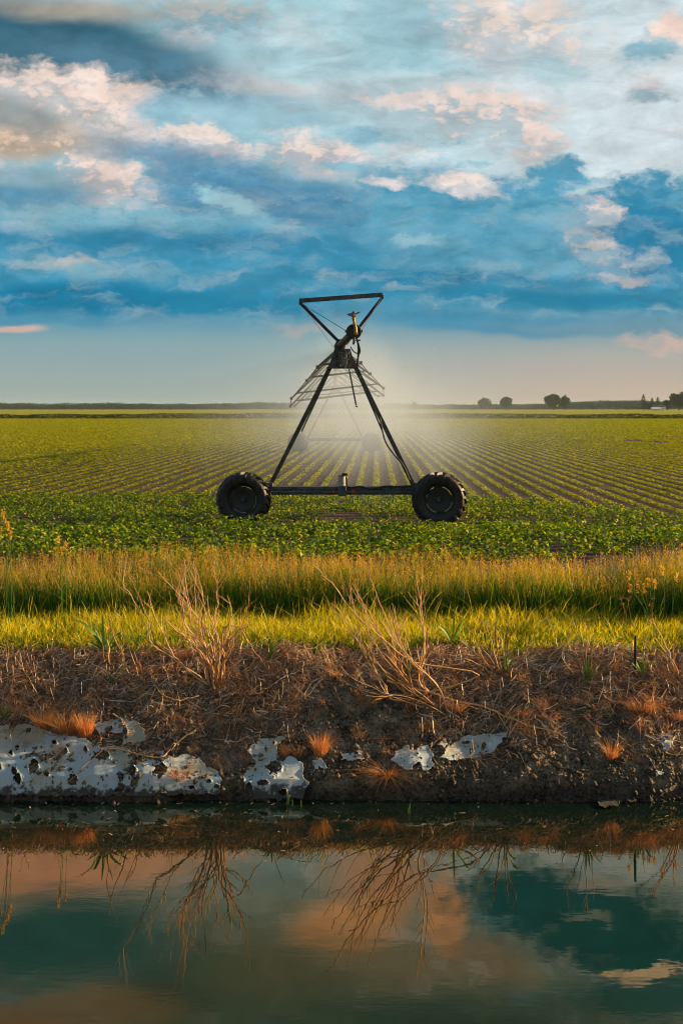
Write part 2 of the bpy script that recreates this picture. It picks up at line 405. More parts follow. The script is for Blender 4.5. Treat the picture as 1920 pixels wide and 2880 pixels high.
# ------------------------------------------------------------------ materials
def material(name):
    m = bpy.data.materials.new(name); m.use_nodes = True; return m, NT(m.node_tree)
def finish(t, bsdf, disp=None):
    o = t.add('ShaderNodeOutputMaterial'); t.l.new(bsdf, o.inputs[0])
def principled(t, col, rough=.6, metal=0.0, bump=None, spec=.5, bstr=.3, bdist=.01):
    p = t.add('ShaderNodeBsdfPrincipled'); t.put(p.inputs['Base Color'], col); t.put(p.inputs['Roughness'], rough); t.put(p.inputs['Metallic'], metal)
    t.put(p.inputs['Specular IOR Level'], spec)
    if bump is not None:
        b = t.add('ShaderNodeBump'); b.inputs['Strength'].default_value = bstr; b.inputs['Distance'].default_value = bdist
        t.l.new(bump, b.inputs['Height']); t.l.new(b.outputs[0], p.inputs['Normal'])
    return p.outputs[0]
def mat_leaf(name, stops, trans=.45, tmul=(1.3, 1.25, .6), along=None, hue_scale=1.5):
    """foliage: colour by each leaf's own number, and along the blade; light passes through"""
    m, t = material(name)
    a = t.add('ShaderNodeAttribute', attribute_name='rnd').outputs['Fac']
    pos = t.add('ShaderNodeNewGeometry').outputs['Position']
    n, _ = t.noise(pos, hue_scale, 3, .5)
    c = t.ramp(t.math('MULTIPLY_ADD', t.math('SUBTRACT', n, .5), .6, a, clamp=True), stops)
    if along:
        v = t.add('ShaderNodeAttribute', attribute_name='t').outputs['Fac']
        for (lo, hi, col, amt) in along: c = t.mix(t.mrange(v, lo, hi, 0, amt), c, col)
    d = t.add('ShaderNodeBsdfDiffuse'); t.l.new(c, d.inputs[0])
    tr = t.add('ShaderNodeBsdfTranslucent'); t.l.new(t.vmath('MULTIPLY', c, tmul), tr.inputs[0])
    mx = t.add('ShaderNodeMixShader'); mx.inputs[0].default_value = trans; t.l.new(d.outputs[0], mx.inputs[1]); t.l.new(tr.outputs[0], mx.inputs[2])
    gl = t.add('ShaderNodeBsdfGlossy'); gl.inputs['Roughness'].default_value = .45; gl.inputs[0].default_value = (1, 1, 1, 1)
    m2 = t.add('ShaderNodeMixShader'); m2.inputs[0].default_value = .03; t.l.new(mx.outputs[0], m2.inputs[1]); t.l.new(gl.outputs[0], m2.inputs[2])
    finish(t, m2.outputs[0]); return m
M = {}
M['crop'] = mat_leaf('soy_leaf', [(0, (.17, .075, .02)), (.14, (.08, .10, .008)), (.35, (.04, .13, .004)), (.7, (.17, .29, .005)), (1, (.50, .48, .01))], .45)
M['crop_far'] = mat_leaf('crop_leaf_row', [(0, (.11, .15, .006)), (.5, (.30, .35, .008)), (1, (.58, .52, .014))], .4)
M['short'] = mat_leaf('grass_short', [(0, (.012, .11, .004)), (.5, (.04, .21, .004)), (1, (.28, .38, .008))], .5, along=[(.38, .85, (.85, .68, .012), .88)])
M['tall'] = mat_leaf('grass_tall', [(0, (.008, .075, .004)), (.6, (.025, .15, .005)), (1, (.22, .34, .008))], .5, along=[(.66, 1.0, (.62, .40, .03), .75)])
M['seed'] = mat_leaf('seed_head', [(0, (.45, .17, .06)), (.5, (.60, .30, .05)), (1, (.70, .48, .07))], .5)
M['plant'] = mat_leaf('green_plant', [(0, (.03, .10, .01)), (.6, (.06, .19, .012)), (1, (.14, .26, .02))], .45)
M['straw'] = mat_leaf('straw', [(0, (.12, .075, .045)), (.4, (.38, .23, .12)), (.75, (.62, .42, .25)), (1, (.8, .66, .48))], .15, (1, .9, .7), hue_scale=3)
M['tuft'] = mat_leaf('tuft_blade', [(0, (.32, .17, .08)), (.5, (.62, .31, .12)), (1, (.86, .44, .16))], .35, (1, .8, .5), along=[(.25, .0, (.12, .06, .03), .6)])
M['twig'] = mat_leaf('twig', [(0, (.20, .12, .055)), (.5, (.60, .34, .14)), (1, (.78, .52, .25))], .05, (1, 1, 1), hue_scale=4)
M['tree'] = mat_leaf('tree_leaf', [(0, (.012, .035, .006)), (.5, (.025, .06, .008)), (1, (.06, .09, .012))], .3, hue_scale=.15)
M['weed'] = mat_leaf('weed_leaf', [(0, (.012, .04, .006)), (.6, (.03, .075, .008)), (1, (.09, .10, .02))], .3, hue_scale=.3)

def mat_soil():
    m, t = material('dry_soil'); pos = t.add('ShaderNodeNewGeometry').outputs['Position']
    n1, _ = t.noise(pos, 5, 6, .65); n2, _ = t.noise(pos, 38, 5, .65); n3, _ = t.noise(pos, 1.3, 3, .5)
    c = t.ramp(n1, [(.30, (.022, .018, .013)), (.46, (.11, .088, .058)), (.58, (.24, .19, .125)), (.72, (.38, .31, .20))])
    c = t.mix(t.mrange(n2, .42, .7, 0, .65), c, (.34, .25, .16))
    c = t.mix(t.mrange(n2, .5, .3, 0, .75), c, (.022, .016, .012))
    sep = t.add('ShaderNodeSeparateXYZ'); t.l.new(pos, sep.inputs[0])
    wet_shade = t.mrange(t.math('MULTIPLY_ADD', t.math('SUBTRACT', n3, .5), .35, sep.outputs[2]), WZ + .03, WZ + .26)
    c = t.mix(wet_shade, t.vmath('MULTIPLY', c, (.30, .30, .29)), c)      # damp strip by the water, with the low bank's shade darkened in
    h = t.math('ADD', n2, t.math('MULTIPLY', n1, .8))
    finish(t, principled(t, c, t.mrange(wet_shade, 0, 1, .45, .95), 0, h, .3, .9, .035)); return m
M['soil'] = mat_soil()
def mat_field_soil():
    m, t = material('field_soil'); pos = t.add('ShaderNodeNewGeometry').outputs['Position']
    n1, _ = t.noise(pos, 2.0, 6, .65); n2, _ = t.noise(pos, 14, 5, .65)
    c = t.mix(t.mrange(n1, .35, .7), (.045, .030, .024), (.10, .068, .052)); c = t.mix(t.mrange(n2, .5, .75, 0, .6), c, (.16, .11, .08))
    finish(t, principled(t, c, .95, 0, n2, .2, .8, .04)); return m
M['field_soil'] = mat_field_soil()
def mat_green_sheet(name, a, b_, bump=.3):
    m, t = material(name); pos = t.add('ShaderNodeNewGeometry').outputs['Position']
    n1, _ = t.noise(t.vmath('MULTIPLY', pos, (.02, .06, 1)), 1, 5, .6); n2, _ = t.noise(pos, 1.1, 5, .75)
    c = t.mix(t.mrange(n1, .35, .65), a, b_); c = t.mix(t.mrange(n2, .4, .7, 0, .8), c, tuple(v * 1.7 for v in b_))
    finish(t, principled(t, c, .95, 0, n2, .1, bump, .5)); return m
M['canopy'] = mat_green_sheet('crop_canopy', (.075, .085, .005), (.15, .145, .006), .8)
M['meadow'] = mat_green_sheet('far_meadow', (.13, .16, .008), (.28, .26, .012), .5)
def mat_water():
    m, t = material('still_water'); pos = t.add('ShaderNodeNewGeometry').outputs['Position']
    n, _ = t.noise(t.vmath('MULTIPLY', pos, (1, 2.2, 1)), 3.2, 3, .45); n2, _ = t.noise(t.vmath('MULTIPLY', pos, (1, 3.5, 1)), 9, 2, .5)
    msk, _ = t.noise(pos, .55, 2, .5)
    h = t.math('ADD', n, t.math('MULTIPLY', t.math('MULTIPLY', n2, .45), t.mrange(msk, .42, .65)))
    b = t.add('ShaderNodeBump'); b.inputs['Strength'].default_value = .5; b.inputs['Distance'].default_value = .0007; t.l.new(h, b.inputs['Height'])
    gl = t.add('ShaderNodeBsdfGlossy'); gl.inputs['Roughness'].default_value = .012; gl.inputs[0].default_value = (.92, .80, .62, 1); t.l.new(b.outputs[0], gl.inputs['Normal'])
    df = t.add('ShaderNodeBsdfDiffuse'); df.inputs[0].default_value = (.004, .014, .010, 1)
    fr = t.add('ShaderNodeFresnel'); fr.inputs['IOR'].default_value = 3.1; t.l.new(b.outputs[0], fr.inputs['Normal'])
    mx = t.add('ShaderNodeMixShader'); t.l.new(fr.outputs[0], mx.inputs[0]); t.l.new(df.outputs[0], mx.inputs[1]); t.l.new(gl.outputs[0], mx.inputs[2])
    finish(t, mx.outputs[0]); return m
M['water'] = mat_water()
M['woods'] = mat_leaf('hazy_woods_leaf', [(0, (.006, .028, .024)), (.6, (.012, .045, .032)), (1, (.03, .07, .03))], .2, hue_scale=.02)  # teal cast puts the haze of distance into the leaf colour
def mat_steel(name, base, dark, metal=.6, rough=.5, sc=6):
    m, t = material(name); co = t.add('ShaderNodeTexCoord').outputs['Object']
    n, _ = t.noise(co, sc, 6, .7); n2, _ = t.noise(t.vmath('MULTIPLY', co, (6, 6, .8)), 4, 4, .6)
    c = t.mix(t.mrange(n, .4, .65), base, dark); c = t.mix(t.mrange(n2, .58, .75, 0, .4), c, tuple(v * 1.8 for v in base))
    finish(t, principled(t, c, t.mrange(n, .3, .7, rough - .12, rough + .2), metal, n, .5, .15, .004)); return m
M['steel'] = mat_steel('galvanised_steel', (.095, .10, .09), (.05, .053, .048), .3, .6)
M['steel_lite'] = mat_steel('motor_housing', (.40, .37, .33), (.25, .22, .19), .3, .5)
M['black'] = mat_steel('black_paint', (.015, .015, .015), (.025, .022, .02), 0, .5)
M['brass'] = mat_steel('brass', (.34, .20, .075), (.10, .06, .025), .85, .33, 30)
M['red'] = mat_steel('red_coupler', (.5, .02, .02), (.35, .015, .015), 0, .5)
M['hose'] = mat_steel('rubber_hose', (.02, .02, .02), (.03, .028, .025), 0, .55)
def mat_rubber():
    m, t = material('muddy_rubber'); co = t.add('ShaderNodeTexCoord').outputs['Object']
    n, _ = t.noise(co, 5, 6, .7); n2, _ = t.noise(co, 26, 4, .6)
    c = t.mix(t.mrange(n, .45, .62), (.006, .006, .006), (.024, .018, .013)); c = t.mix(t.mrange(n2, .55, .7, 0, .5), c, (.07, .048, .034))
    finish(t, principled(t, c, .5, 0, n2, .5, .5, .01)); return m
M['rubber'] = mat_rubber()
def mat_liner():
    m, t = material('torn_liner'); pos = t.add('ShaderNodeNewGeometry').outputs['Position']
    n, _ = t.noise(pos, 2.4, 5, .6); n2, _ = t.noise(pos, 14, 6, .7); n3, _ = t.noise(pos, 5, 3, .5)
    sep = t.add('ShaderNodeSeparateXYZ'); t.l.new(pos, sep.inputs[0])
    c = t.mix(t.mrange(t.math('MULTIPLY_ADD', sep.outputs[2], .35, t.math('ADD', n, .27)), .47, .66, 0, .9), (.40, .48, .51), (.36, .31, .21))
    c = t.mix(t.mrange(n3, .56, .62, 0, .35), c, (.42, .44, .42))
    c = t.mix(t.mrange(n2, .56, .74, 0, .5), c, (.30, .24, .17))
    sc = t.math('ADD', sep.outputs[2], t.math('MULTIPLY', t.math('SUBTRACT', n2, .5), .42))
    c = t.mix(t.mrange(sc, WZ + .14, WZ + .07, 0, .95), c, (.05, .042, .028))      # scum line just over the water
    finish(t, principled(t, c, .8, 0, t.math('ADD', n3, t.math('MULTIPLY', n2, .3)), .2, .5, .03)); return m
M['liner'] = mat_liner()
def flat(name, col, rough=.7, spec=.3):
    m, t = material(name); co = t.add('ShaderNodeTexCoord').outputs['Object']; n, _ = t.noise(co, 3, 4, .6)
    finish(t, principled(t, t.mix(n, tuple(v * .75 for v in col), tuple(min(1, v * 1.2) for v in col)), rough, 0, None, spec)); return m
M['bark'] = flat('bark', (.07, .05, .035)); M['wall'] = flat('white_wall', (.75, .74, .70)); M['roof'] = flat('house_roof', (.20, .12, .10)); M['roofw'] = flat('pale_roof', (.7, .7, .68))
M['petal'] = flat('petal', (.8, .78, .74)); M['post'] = flat('green_post', (.03, .05, .03)); M['glass'] = flat('dark_window', (.03, .04, .05), .2)

# ------------------------------------------------------------------ ground, water
def grid(name, xs, ys, zf, mat, kind='structure', smooth=True):
    X, Y = np.meshgrid(xs, ys); Z = zf(X, Y); V = np.stack([X, Y, Z], -1).reshape(-1, 3)
    nx, ny = len(xs), len(ys); i = np.arange(nx * ny).reshape(ny, nx)
    Q = np.stack([i[:-1, :-1], i[:-1, 1:], i[1:, 1:], i[1:, :-1]], -1).reshape(-1, 4)
    o = mesh_np(name, V, Q, mat, smooth=smooth); setp(o, kind=kind); return o
def near_z(X, Y):      # the near bank, where the photographer stands
    return np.interp(Y, [-400, 2.6, 4.2, 6, 8], [1.0, 1.0, -1.2, -2.5, -2.6]) + 0 * X
xs = np.concatenate([[-9000, -3000, -800, -200, -60, -20, -9], np.arange(-6, -4.2, .04), np.arange(-4.2, 4.2, .013), np.arange(4.2, 6.01, .04), [9, 20, 60, 200, 800, 3000, 9000]])
ys = np.concatenate([np.arange(8.4, 9.1, .05), np.arange(9.1, 11.2, .013), np.arange(11.2, 12.6, .06)])
def zb(X, Y): return np.where(np.abs(X) < 8, bank_z(X, Y), bank_smooth(X, Y))
grid('bank', xs, ys, zb, M['soil'])
grid('near_bank', np.array([-9000, -200, -20, 0, 20, 200, 9000.]), np.array([-9000, -100, 0, 2.6, 3.4, 4.2, 6, 8.41]), near_z, M['soil'])
Y1 = float(ys[-1])
grid('field', np.array([-9000, -1000, -200, -50, 0, 50, 200, 1000, 9000.]), np.array([Y1, 30, 60, 120, 260, 1000, 4000, 14000]), lambda X, Y: 0 * X - .004 * (Y > Y1 + 1), M['field_soil'])
o = grid('water', np.array([-9000, -200, -20, 0, 20, 200, 9000.]), np.array([2.2, 6, 8, 9.9]), lambda X, Y: 0 * X + WZ, M['water'])
grid('crop_canopy', np.linspace(-400, 400, 9), np.array([118, 180, 246.]), lambda X, Y: 0 * X + .03, M['canopy'])
grid('far_meadow', np.linspace(-6000, 6000, 9), np.array([249, 500, 1500, 5000.]), lambda X, Y: 0 * X + .10, M['meadow'])

# ------------------------------------------------------------------ leaves and blades in bulk
def leaves(P, L, W, tilt=(.1, .9), rnd=None, fold=.25):
    """one folded rhombic leaf per point: P (n,3), length L, width W"""
    n = len(P); L = np.broadcast_to(L, (n,)); W = np.broadcast_to(W, (n,))
    a = RNG.uniform(0, 2 * np.pi, n); e = RNG.uniform(tilt[0], tilt[1], n) * np.where(RNG.random(n) < .8, 1, -1)
    d = np.stack([np.cos(a) * np.cos(e), np.sin(a) * np.cos(e), np.sin(e)], -1)
    s = np.stack([-np.sin(a), np.cos(a), 0 * a], -1)
    roll = RNG.uniform(-.7, .7, n)[:, None]; up = np.cross(d, s); s2 = s * np.cos(roll) + up * np.sin(roll); up = np.cross(s2, d) * -1
    b0 = P - d * L[:, None] * .5; t0 = P + d * L[:, None] * .5
    l = P + s2 * W[:, None] * .5 + up * W[:, None] * fold; r = P - s2 * W[:, None] * .5 + up * W[:, None] * fold
    V = np.stack([b0, r, t0, l], 1).reshape(-1, 3); i = np.arange(n) * 4
    Q = np.stack([i, i + 1, i + 2, i + 3], -1)
    rnd = RNG.random(n) if rnd is None else rnd
    return V, Q, np.repeat(rnd, 4)
def blades(P, H, W, lean=(.1, .6), curve=1.0, segs=3, leandir=None, rnd=None):
    """tapered blades: base points P, heights H, widths W"""
    n = len(P); H = np.broadcast_to(H, (n,)); W = np.broadcast_to(W, (n,))
    a = RNG.uniform(0, 2 * np.pi, n) if leandir is None else leandir
    k = RNG.uniform(lean[0], lean[1], n); yaw = RNG.uniform(0, np.pi, n)
    sx = np.cos(yaw) * .5; sy = np.sin(yaw) * .5
    rows = []; ts = np.linspace(0, 1, segs + 1)
    for t in ts:
        off = k * H * (t ** (1 + curve)); zz = H * t * (1 - .25 * k * t)
        c = P + np.stack([np.cos(a) * off, np.sin(a) * off, zz], -1)
        w = W * (1 - t ** 1.6 * .93); wv = np.stack([sx * w, sy * w, 0 * w], -1)
        rows += [c - wv, c + wv]
    V = np.stack(rows, 1); m = 2 * (segs + 1); i = np.arange(n)[:, None] * m
    Q = np.concatenate([np.stack([i[:, 0] + 2 * j, i[:, 0] + 2 * j + 1, i[:, 0] + 2 * j + 3, i[:, 0] + 2 * j + 2], -1) for j in range(segs)])
    rnd = RNG.random(n) if rnd is None else rnd
    T_ = np.tile(np.repeat(ts, 2), n)
    tips = V[:, -2]
    return V.reshape(-1, 3), Q, np.repeat(rnd, m), T_, tips
def join(parts):
    Vs, Qs, As = [], [], []; n = 0
    for V, Q, *A in parts: Vs.append(V); Qs.append(Q + n); n += len(V); As.append(A)
    return (np.concatenate(Vs), np.concatenate(Qs), *[np.concatenate(x) for x in zip(*As)])

# ------------------------------------------------------------------ crop
SP = .59
VPX = (1058 - HX) / F            # the rows run a little to the right of the view
def head_edge(X): return np.interp(X, [-40, 2.5, 8, 14], [29.2, 29.2, 24, 20])
def build_crop():
    P = []; sz = []; rn = []
    # headland: rows across the view, plants close together
    for y0 in np.arange(16.6, 29.3, .50):
        hw = .40 * y0 + 4.0; n = int(2 * hw / .062)
        x = np.sort(RNG.uniform(-hw, hw, n)); y = y0 + RNG.normal(0, .06, n) + .12 * np.sin(x * .4 + y0)
        keep = (y < head_edge(x))
        # patches where the plants are thin or wilted
        pt = fbm(x * .35 + 9, y * .8, 3, 8); gap = np.abs((y - 27.6) + (x - 5.2) * 1.35) < .28
        keep &= (pt > -.17) & ~(gap & (RNG.random(n) < .85)) & ~((x < -5) & (np.abs(y - 18.4) < .25) & (RNG.random(n) < .8))
        x, y = x[keep], y[keep]; m = len(x); hh = RNG.uniform(.16, .30, m) * (1 + .8 * fbm(x * .5, y * .5, 3, 4)) * np.where(y < 20.2, 1.12, .8)
        for q in range(10 if y0 < 22 else 8):
            zz = hh * (.25 + .8 * RNG.random(m) ** .6); P.append(np.stack([x + RNG.normal(0, .055, m), y + RNG.normal(0, .055, m), zz], -1)); sz.append(RNG.uniform(.045, .088, m) * (1.12 if y0 < 21 else 1))
            wil = np.clip((.20 - np.abs(y - 22.6) / 10), 0, 1) * 1.6 * (fbm(x * .6, y * .6, 3, 22) + .55)
            rn.append(np.clip(RNG.random(m) * .85 + .15 - wil * (RNG.random(m) < .55), 0, 1))
    V1 = leaves(np.concatenate(P), np.concatenate(sz), np.concatenate(sz) * .75, (.0, 1.0), np.concatenate(rn))
    o = mesh_np('crop_headland', V1[0], V1[1], M['crop'], attrs={'rnd': V1[2]})
    setp(o, 'leafy green soybean plants of the headland between tall grass and the wheels', 'crop', kind='stuff')
    # field: long rows converging to the horizon
    P = []; sz = []; rn = []
    for i in range(-330, 331):
        X0 = i * SP
        y = 20.0
        near = True
        ylo = 23.0; yhi = 246.0
        # where is the row inside the view?
        den = .345 - VPX if X0 > 0 else .345 + VPX
        y_in = max(ylo, (abs(X0) - 4) / (den + .155))
        if y_in > yhi: continue
        yy = y_in; ysamp = []
        # plants denser near, sparser and larger far away
        seg = np.concatenate([[y_in], np.array([b_ for b_ in (32, 45, 60, 80, 110, 150, 200, 246) if b_ > y_in])])
        for a_, b_ in zip(seg[:-1], seg[1:]):
            mid = (a_ + b_) / 2; size = .062 * max(1, mid / 34) ** .72; dens = 80 / max(1, mid / 34) ** 1.22
            n = int((b_ - a_) * dens)
            if n < 1: continue
            y_ = RNG.uniform(a_, b_, n); x_ = X0 + y_ * VPX
            ok = (y_ > head_edge(x_)) & (np.abs(x_) < .50 * y_ + 4)
            y_, x_ = y_[ok], x_[ok]; n = len(y_)
            if i % 8 == 3 and RNG.random() < .5: ok = RNG.random(n) < .45; y_, x_ = y_[ok], x_[ok]; n = len(y_)     # wheel tracks
            th = fbm(x_ * .25, y_ * .12, 3, 31)
            ok = th > -.3; y_, x_ = y_[ok], x_[ok]; n = len(y_)
            wid = .108 + .025 * (RNG.random() - .5)
            dx_ = RNG.uniform(-1, 1, n); P.append(np.stack([x_ + wid * dx_, y_, RNG.uniform(.01, .075, n) * (1 - .5 * dx_ ** 2) * (1 + .5 * fbm(x_ * .4, y_ * .2, 2, 41))], -1)); sz.append(np.full(n, size) * RNG.uniform(.7, 1.3, n)); rn.append(RNG.random(n))
    s_ = np.concatenate(sz); V2 = leaves(np.concatenate(P), s_ * 1.1, s_ * .85, (.0, .5), np.concatenate(rn))
    o = mesh_np('crop_rows', V2[0], V2[1], M['crop_far'], attrs={'rnd': V2[2]})
    setp(o, 'long straight rows of young green crop running to the horizon', 'crop', kind='stuff')
    print('crop leaves', len(V1[1]), len(V2[1]))
build_crop()
def far_strip():
    n = 26000; x = RNG.uniform(-120, 120, n); y = 247.5 + RNG.uniform(-1.0, 1.0, n); top = 1.25 + .9 * fbm(x * .10, x * 0, 4, 3)
    z = RNG.uniform(0, 1, n) * top; V = leaves(np.stack([x, y, z], -1), .32, .26, (0, 1.2))
    o = mesh_np('ditch_weeds', V[0], V[1], M['weed'], attrs={'rnd': V[2]}); setp(o, 'dark strip of tall weeds along the far ditch', 'weeds', kind='stuff')
far_strip()

# ------------------------------------------------------------------ grasses
def build_grass():
    # tall meadow grass with seed heads
    n = 30000; y = 12.1 + RNG.random(n) ** 1.2 * 1.7; hw = .345 * y + 2.2; x = RNG.uniform(-1, 1, n) * hw; y = y + .7 * fbm(x * .7, x * 0, 3, 71)
    H = (.52 + .26 * RNG.random(n)) * (1 + .75 * fbm(x * .9, y * .9, 4, 12)); H *= np.where(RNG.random(n) < .45, .72, 1.0)
    P = np.stack([x, y, 0 * x], -1); V, Q, r_, T_, tips = blades(P, H, RNG.uniform(.007, .015, n), (.02, .42), 1.3, 3)
    o = mesh_np('tall_grass', V, Q, M['tall'], attrs={'rnd': r_, 't': T_}); setp(o, 'tall dark green meadow grass with reddish tops behind the low grass', 'grass', kind='stuff')
    k = np.where((H > .56) & (RNG.random(n) < .30))[0]; S = []
    for q in range(11):
        f = RNG.uniform(-.15, .03, len(k)); S.append(tips[k] + np.stack([RNG.normal(0, .010, len(k)), RNG.normal(0, .010, len(k)), f], -1))
    S = np.concatenate(S); m = len(S); V = leaves(S, RNG.uniform(.012, .028, m), .007, (.5, 1.5))
    o = mesh_np('seed_heads', V[0], V[1], M['seed'], attrs={'rnd': V[2]}); setp(o, 'reddish gold seed heads on the tall meadow grass', 'grass', kind='stuff')
    # bright low grass on the lip of the bank
    n = 53000; y = 10.68 + RNG.random(n) ** .9 * 1.75; hw = .345 * y + 2.0; x = RNG.uniform(-1, 1, n) * hw
    e = fbm(x * 1.8, y * 0 + 1, 4, 19) * .7; ok = y > 10.75 + e; x, y = x[ok], y[ok]; n = len(x)
    H = RNG.uniform(.10, .28, n) * (1 + 1.1 * fbm(x * 1.1, y * 1.1, 3, 14)) * np.interp(y, [10.7, 11.1, 12.4], [.55, .95, 1.15])
    H *= np.where(RNG.random(n) < .03, RNG.uniform(1.3, 2.2, n), 1)
    P = np.stack([x, y, bank_z(x, y) - .01], -1); V, Q, r_, T_, tips = blades(P, H, RNG.uniform(.007, .018, n), (.1, 1.1), 1.0, 4)
    o = mesh_np('short_grass', V, Q, M['short'], attrs={'rnd': r_, 't': T_}); setp(o, 'bright yellow green low grass along the top of the bank', 'grass', kind='stuff')
build_grass()

# ------------------------------------------------------------------ dry litter on the bank
def surf(x, y): return bank_z(x, y)
def build_litter():
    parts = []; n = 32000
    y = 9.5 + RNG.random(n) ** .55 * 1.35; x = RNG.uniform(-4.9, 4.9, n); d = fbm(x * 1.2, y * 1.2, 3, 51)
    ok = (d + np.interp(y, [9.4, 10.0, 10.5, 10.8], [-.12, 0.02, .22, .3]) > -.02); x, y = x[ok], y[ok]; n = len(x)
    L = RNG.uniform(.03, .17, n) * np.where(RNG.random(n) < .12, 1.8, 1); a = RNG.normal(0, 1.0, n) + np.where(RNG.random(n) < .5, 0, np.pi); bend = RNG.normal(0, .25, n)
    W = RNG.uniform(.0018, .0048, n) * np.where(RNG.random(n) < .05, 1.7, 1); rows = []; lift = RNG.uniform(.004, .03, n); tip = np.where(RNG.random(n) < .25, RNG.uniform(0, .12, n), 0)
    for t in (0, .33, .66, 1):
        aa = a + bend * t; cx = x + np.cos(aa) * L * t; cy = y + np.sin(aa) * L * t * .8; cz = surf(cx, cy) + lift + tip * t
        s = np.stack([-np.sin(aa) * W * .6, np.cos(aa) * W * .6, W * .8], -1); c = np.stack([cx, cy, cz], -1); rows += [c - s, c + s]
    V = np.stack(rows, 1).reshape(-1, 3); i = np.arange(n) * 8
    Q = np.concatenate([np.stack([i + 2 * j, i + 2 * j + 1, i + 2 * j + 3, i + 2 * j + 2], -1) for j in range(3)])
    o = mesh_np('straw_litter', V, Q, M['straw'], attrs={'rnd': np.repeat(RNG.random(n) ** 1.2, 8)}); setp(o, 'dead straw and broken stems lying over the earth bank', 'straw', kind='stuff')
    # matted dead grass at the lip and thin stubble over the slope
    n = 26000; y = 10.25 + RNG.normal(0, .20, n) + .12 * RNG.random(n); x = RNG.uniform(-4.9, 4.9, n); q = RNG.random(n) < .35; y = np.where(q, RNG.uniform(9.55, 10.8, n), y)
    d = fbm(x * 2.1, y * 2.1, 3, 61); ok = (d > -.03) & (y < 10.95) & (y > 9.5); x, y = x[ok], y[ok]; n = len(x)
    H = RNG.uniform(.03, .12, n) * np.where(RNG.random(n) < .04, 2.4, 1); P = np.stack([x, y, surf(x, y) - .005], -1)
    V, Q, r_, T_, _ = blades(P, H, RNG.uniform(.002, .0045, n), (.4, 1.7), .6, 2)
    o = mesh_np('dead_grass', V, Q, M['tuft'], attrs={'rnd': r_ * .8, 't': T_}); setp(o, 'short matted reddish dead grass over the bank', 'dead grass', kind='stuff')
    # many small clusters of dead blades
    cl = 420; cy = 10.0 + RNG.normal(0, .40, cl); cx = RNG.uniform(-4.9, 4.9, cl); ok = (cy > 9.5) & (cy < 10.85); cx, cy = cx[ok], cy[ok]; cl = len(cx); k = 42
    ch = np.repeat(RNG.uniform(.04, .13, cl) * np.where(RNG.random(cl) < .1, 1.6, 1), k); X_ = np.repeat(cx, k) + RNG.normal(0, .03, cl * k); Y_ = np.repeat(cy, k) + RNG.normal(0, .03, cl * k); n = cl * k
    P = np.stack([X_, Y_, surf(X_, Y_) - .005], -1); hue = np.repeat(RNG.uniform(.1, 1, cl), k) + RNG.normal(0, .1, n)
    V, Q, r_, T_, _ = blades(P, ch * RNG.uniform(.5, 1.1, n), RNG.uniform(.0018, .0038, n), (.2, 1.6), .8, 3, None, np.clip(hue, 0, 1))
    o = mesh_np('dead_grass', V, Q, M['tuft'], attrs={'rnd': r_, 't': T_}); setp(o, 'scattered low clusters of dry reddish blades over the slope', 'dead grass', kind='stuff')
    # crumbs of earth
    n = 16000; y = 9.18 + RNG.random(n) ** 1.1 * 1.2; x = RNG.uniform(-4.9, 4.9, n); s = RNG.uniform(.007, .021, n) * np.where(RNG.random(n) < .12, 1.9, 1)
    base = np.array([(1, 0, 0), (-1, 0, 0), (0, 1, 0), (0, -1, 0), (0, 0, 1), (0, 0, -1)], float); tri = np.array([(0, 2, 4), (2, 1, 4), (1, 3, 4), (3, 0, 4), (2, 0, 5), (1, 2, 5), (3, 1, 5), (0, 3, 5)])
    c = np.stack([x, y, surf(x, y) + s * .3], -1); J = RNG.uniform(.6, 1.3, (n, 6, 1)); V = c[:, None, :] + base[None] * s[:, None, None] * J + RNG.normal(0, .0035, (n, 6, 3))
    Q = (np.arange(n)[:, None, None] * 6 + tri[None]).reshape(-1, 3)
    o = mesh_np('earth_crumbs', V.reshape(-1, 3), Q, M['soil']); setp(o, 'loose crumbs and clods of dry earth on the slope', 'clods', kind='stuff')
build_litter()

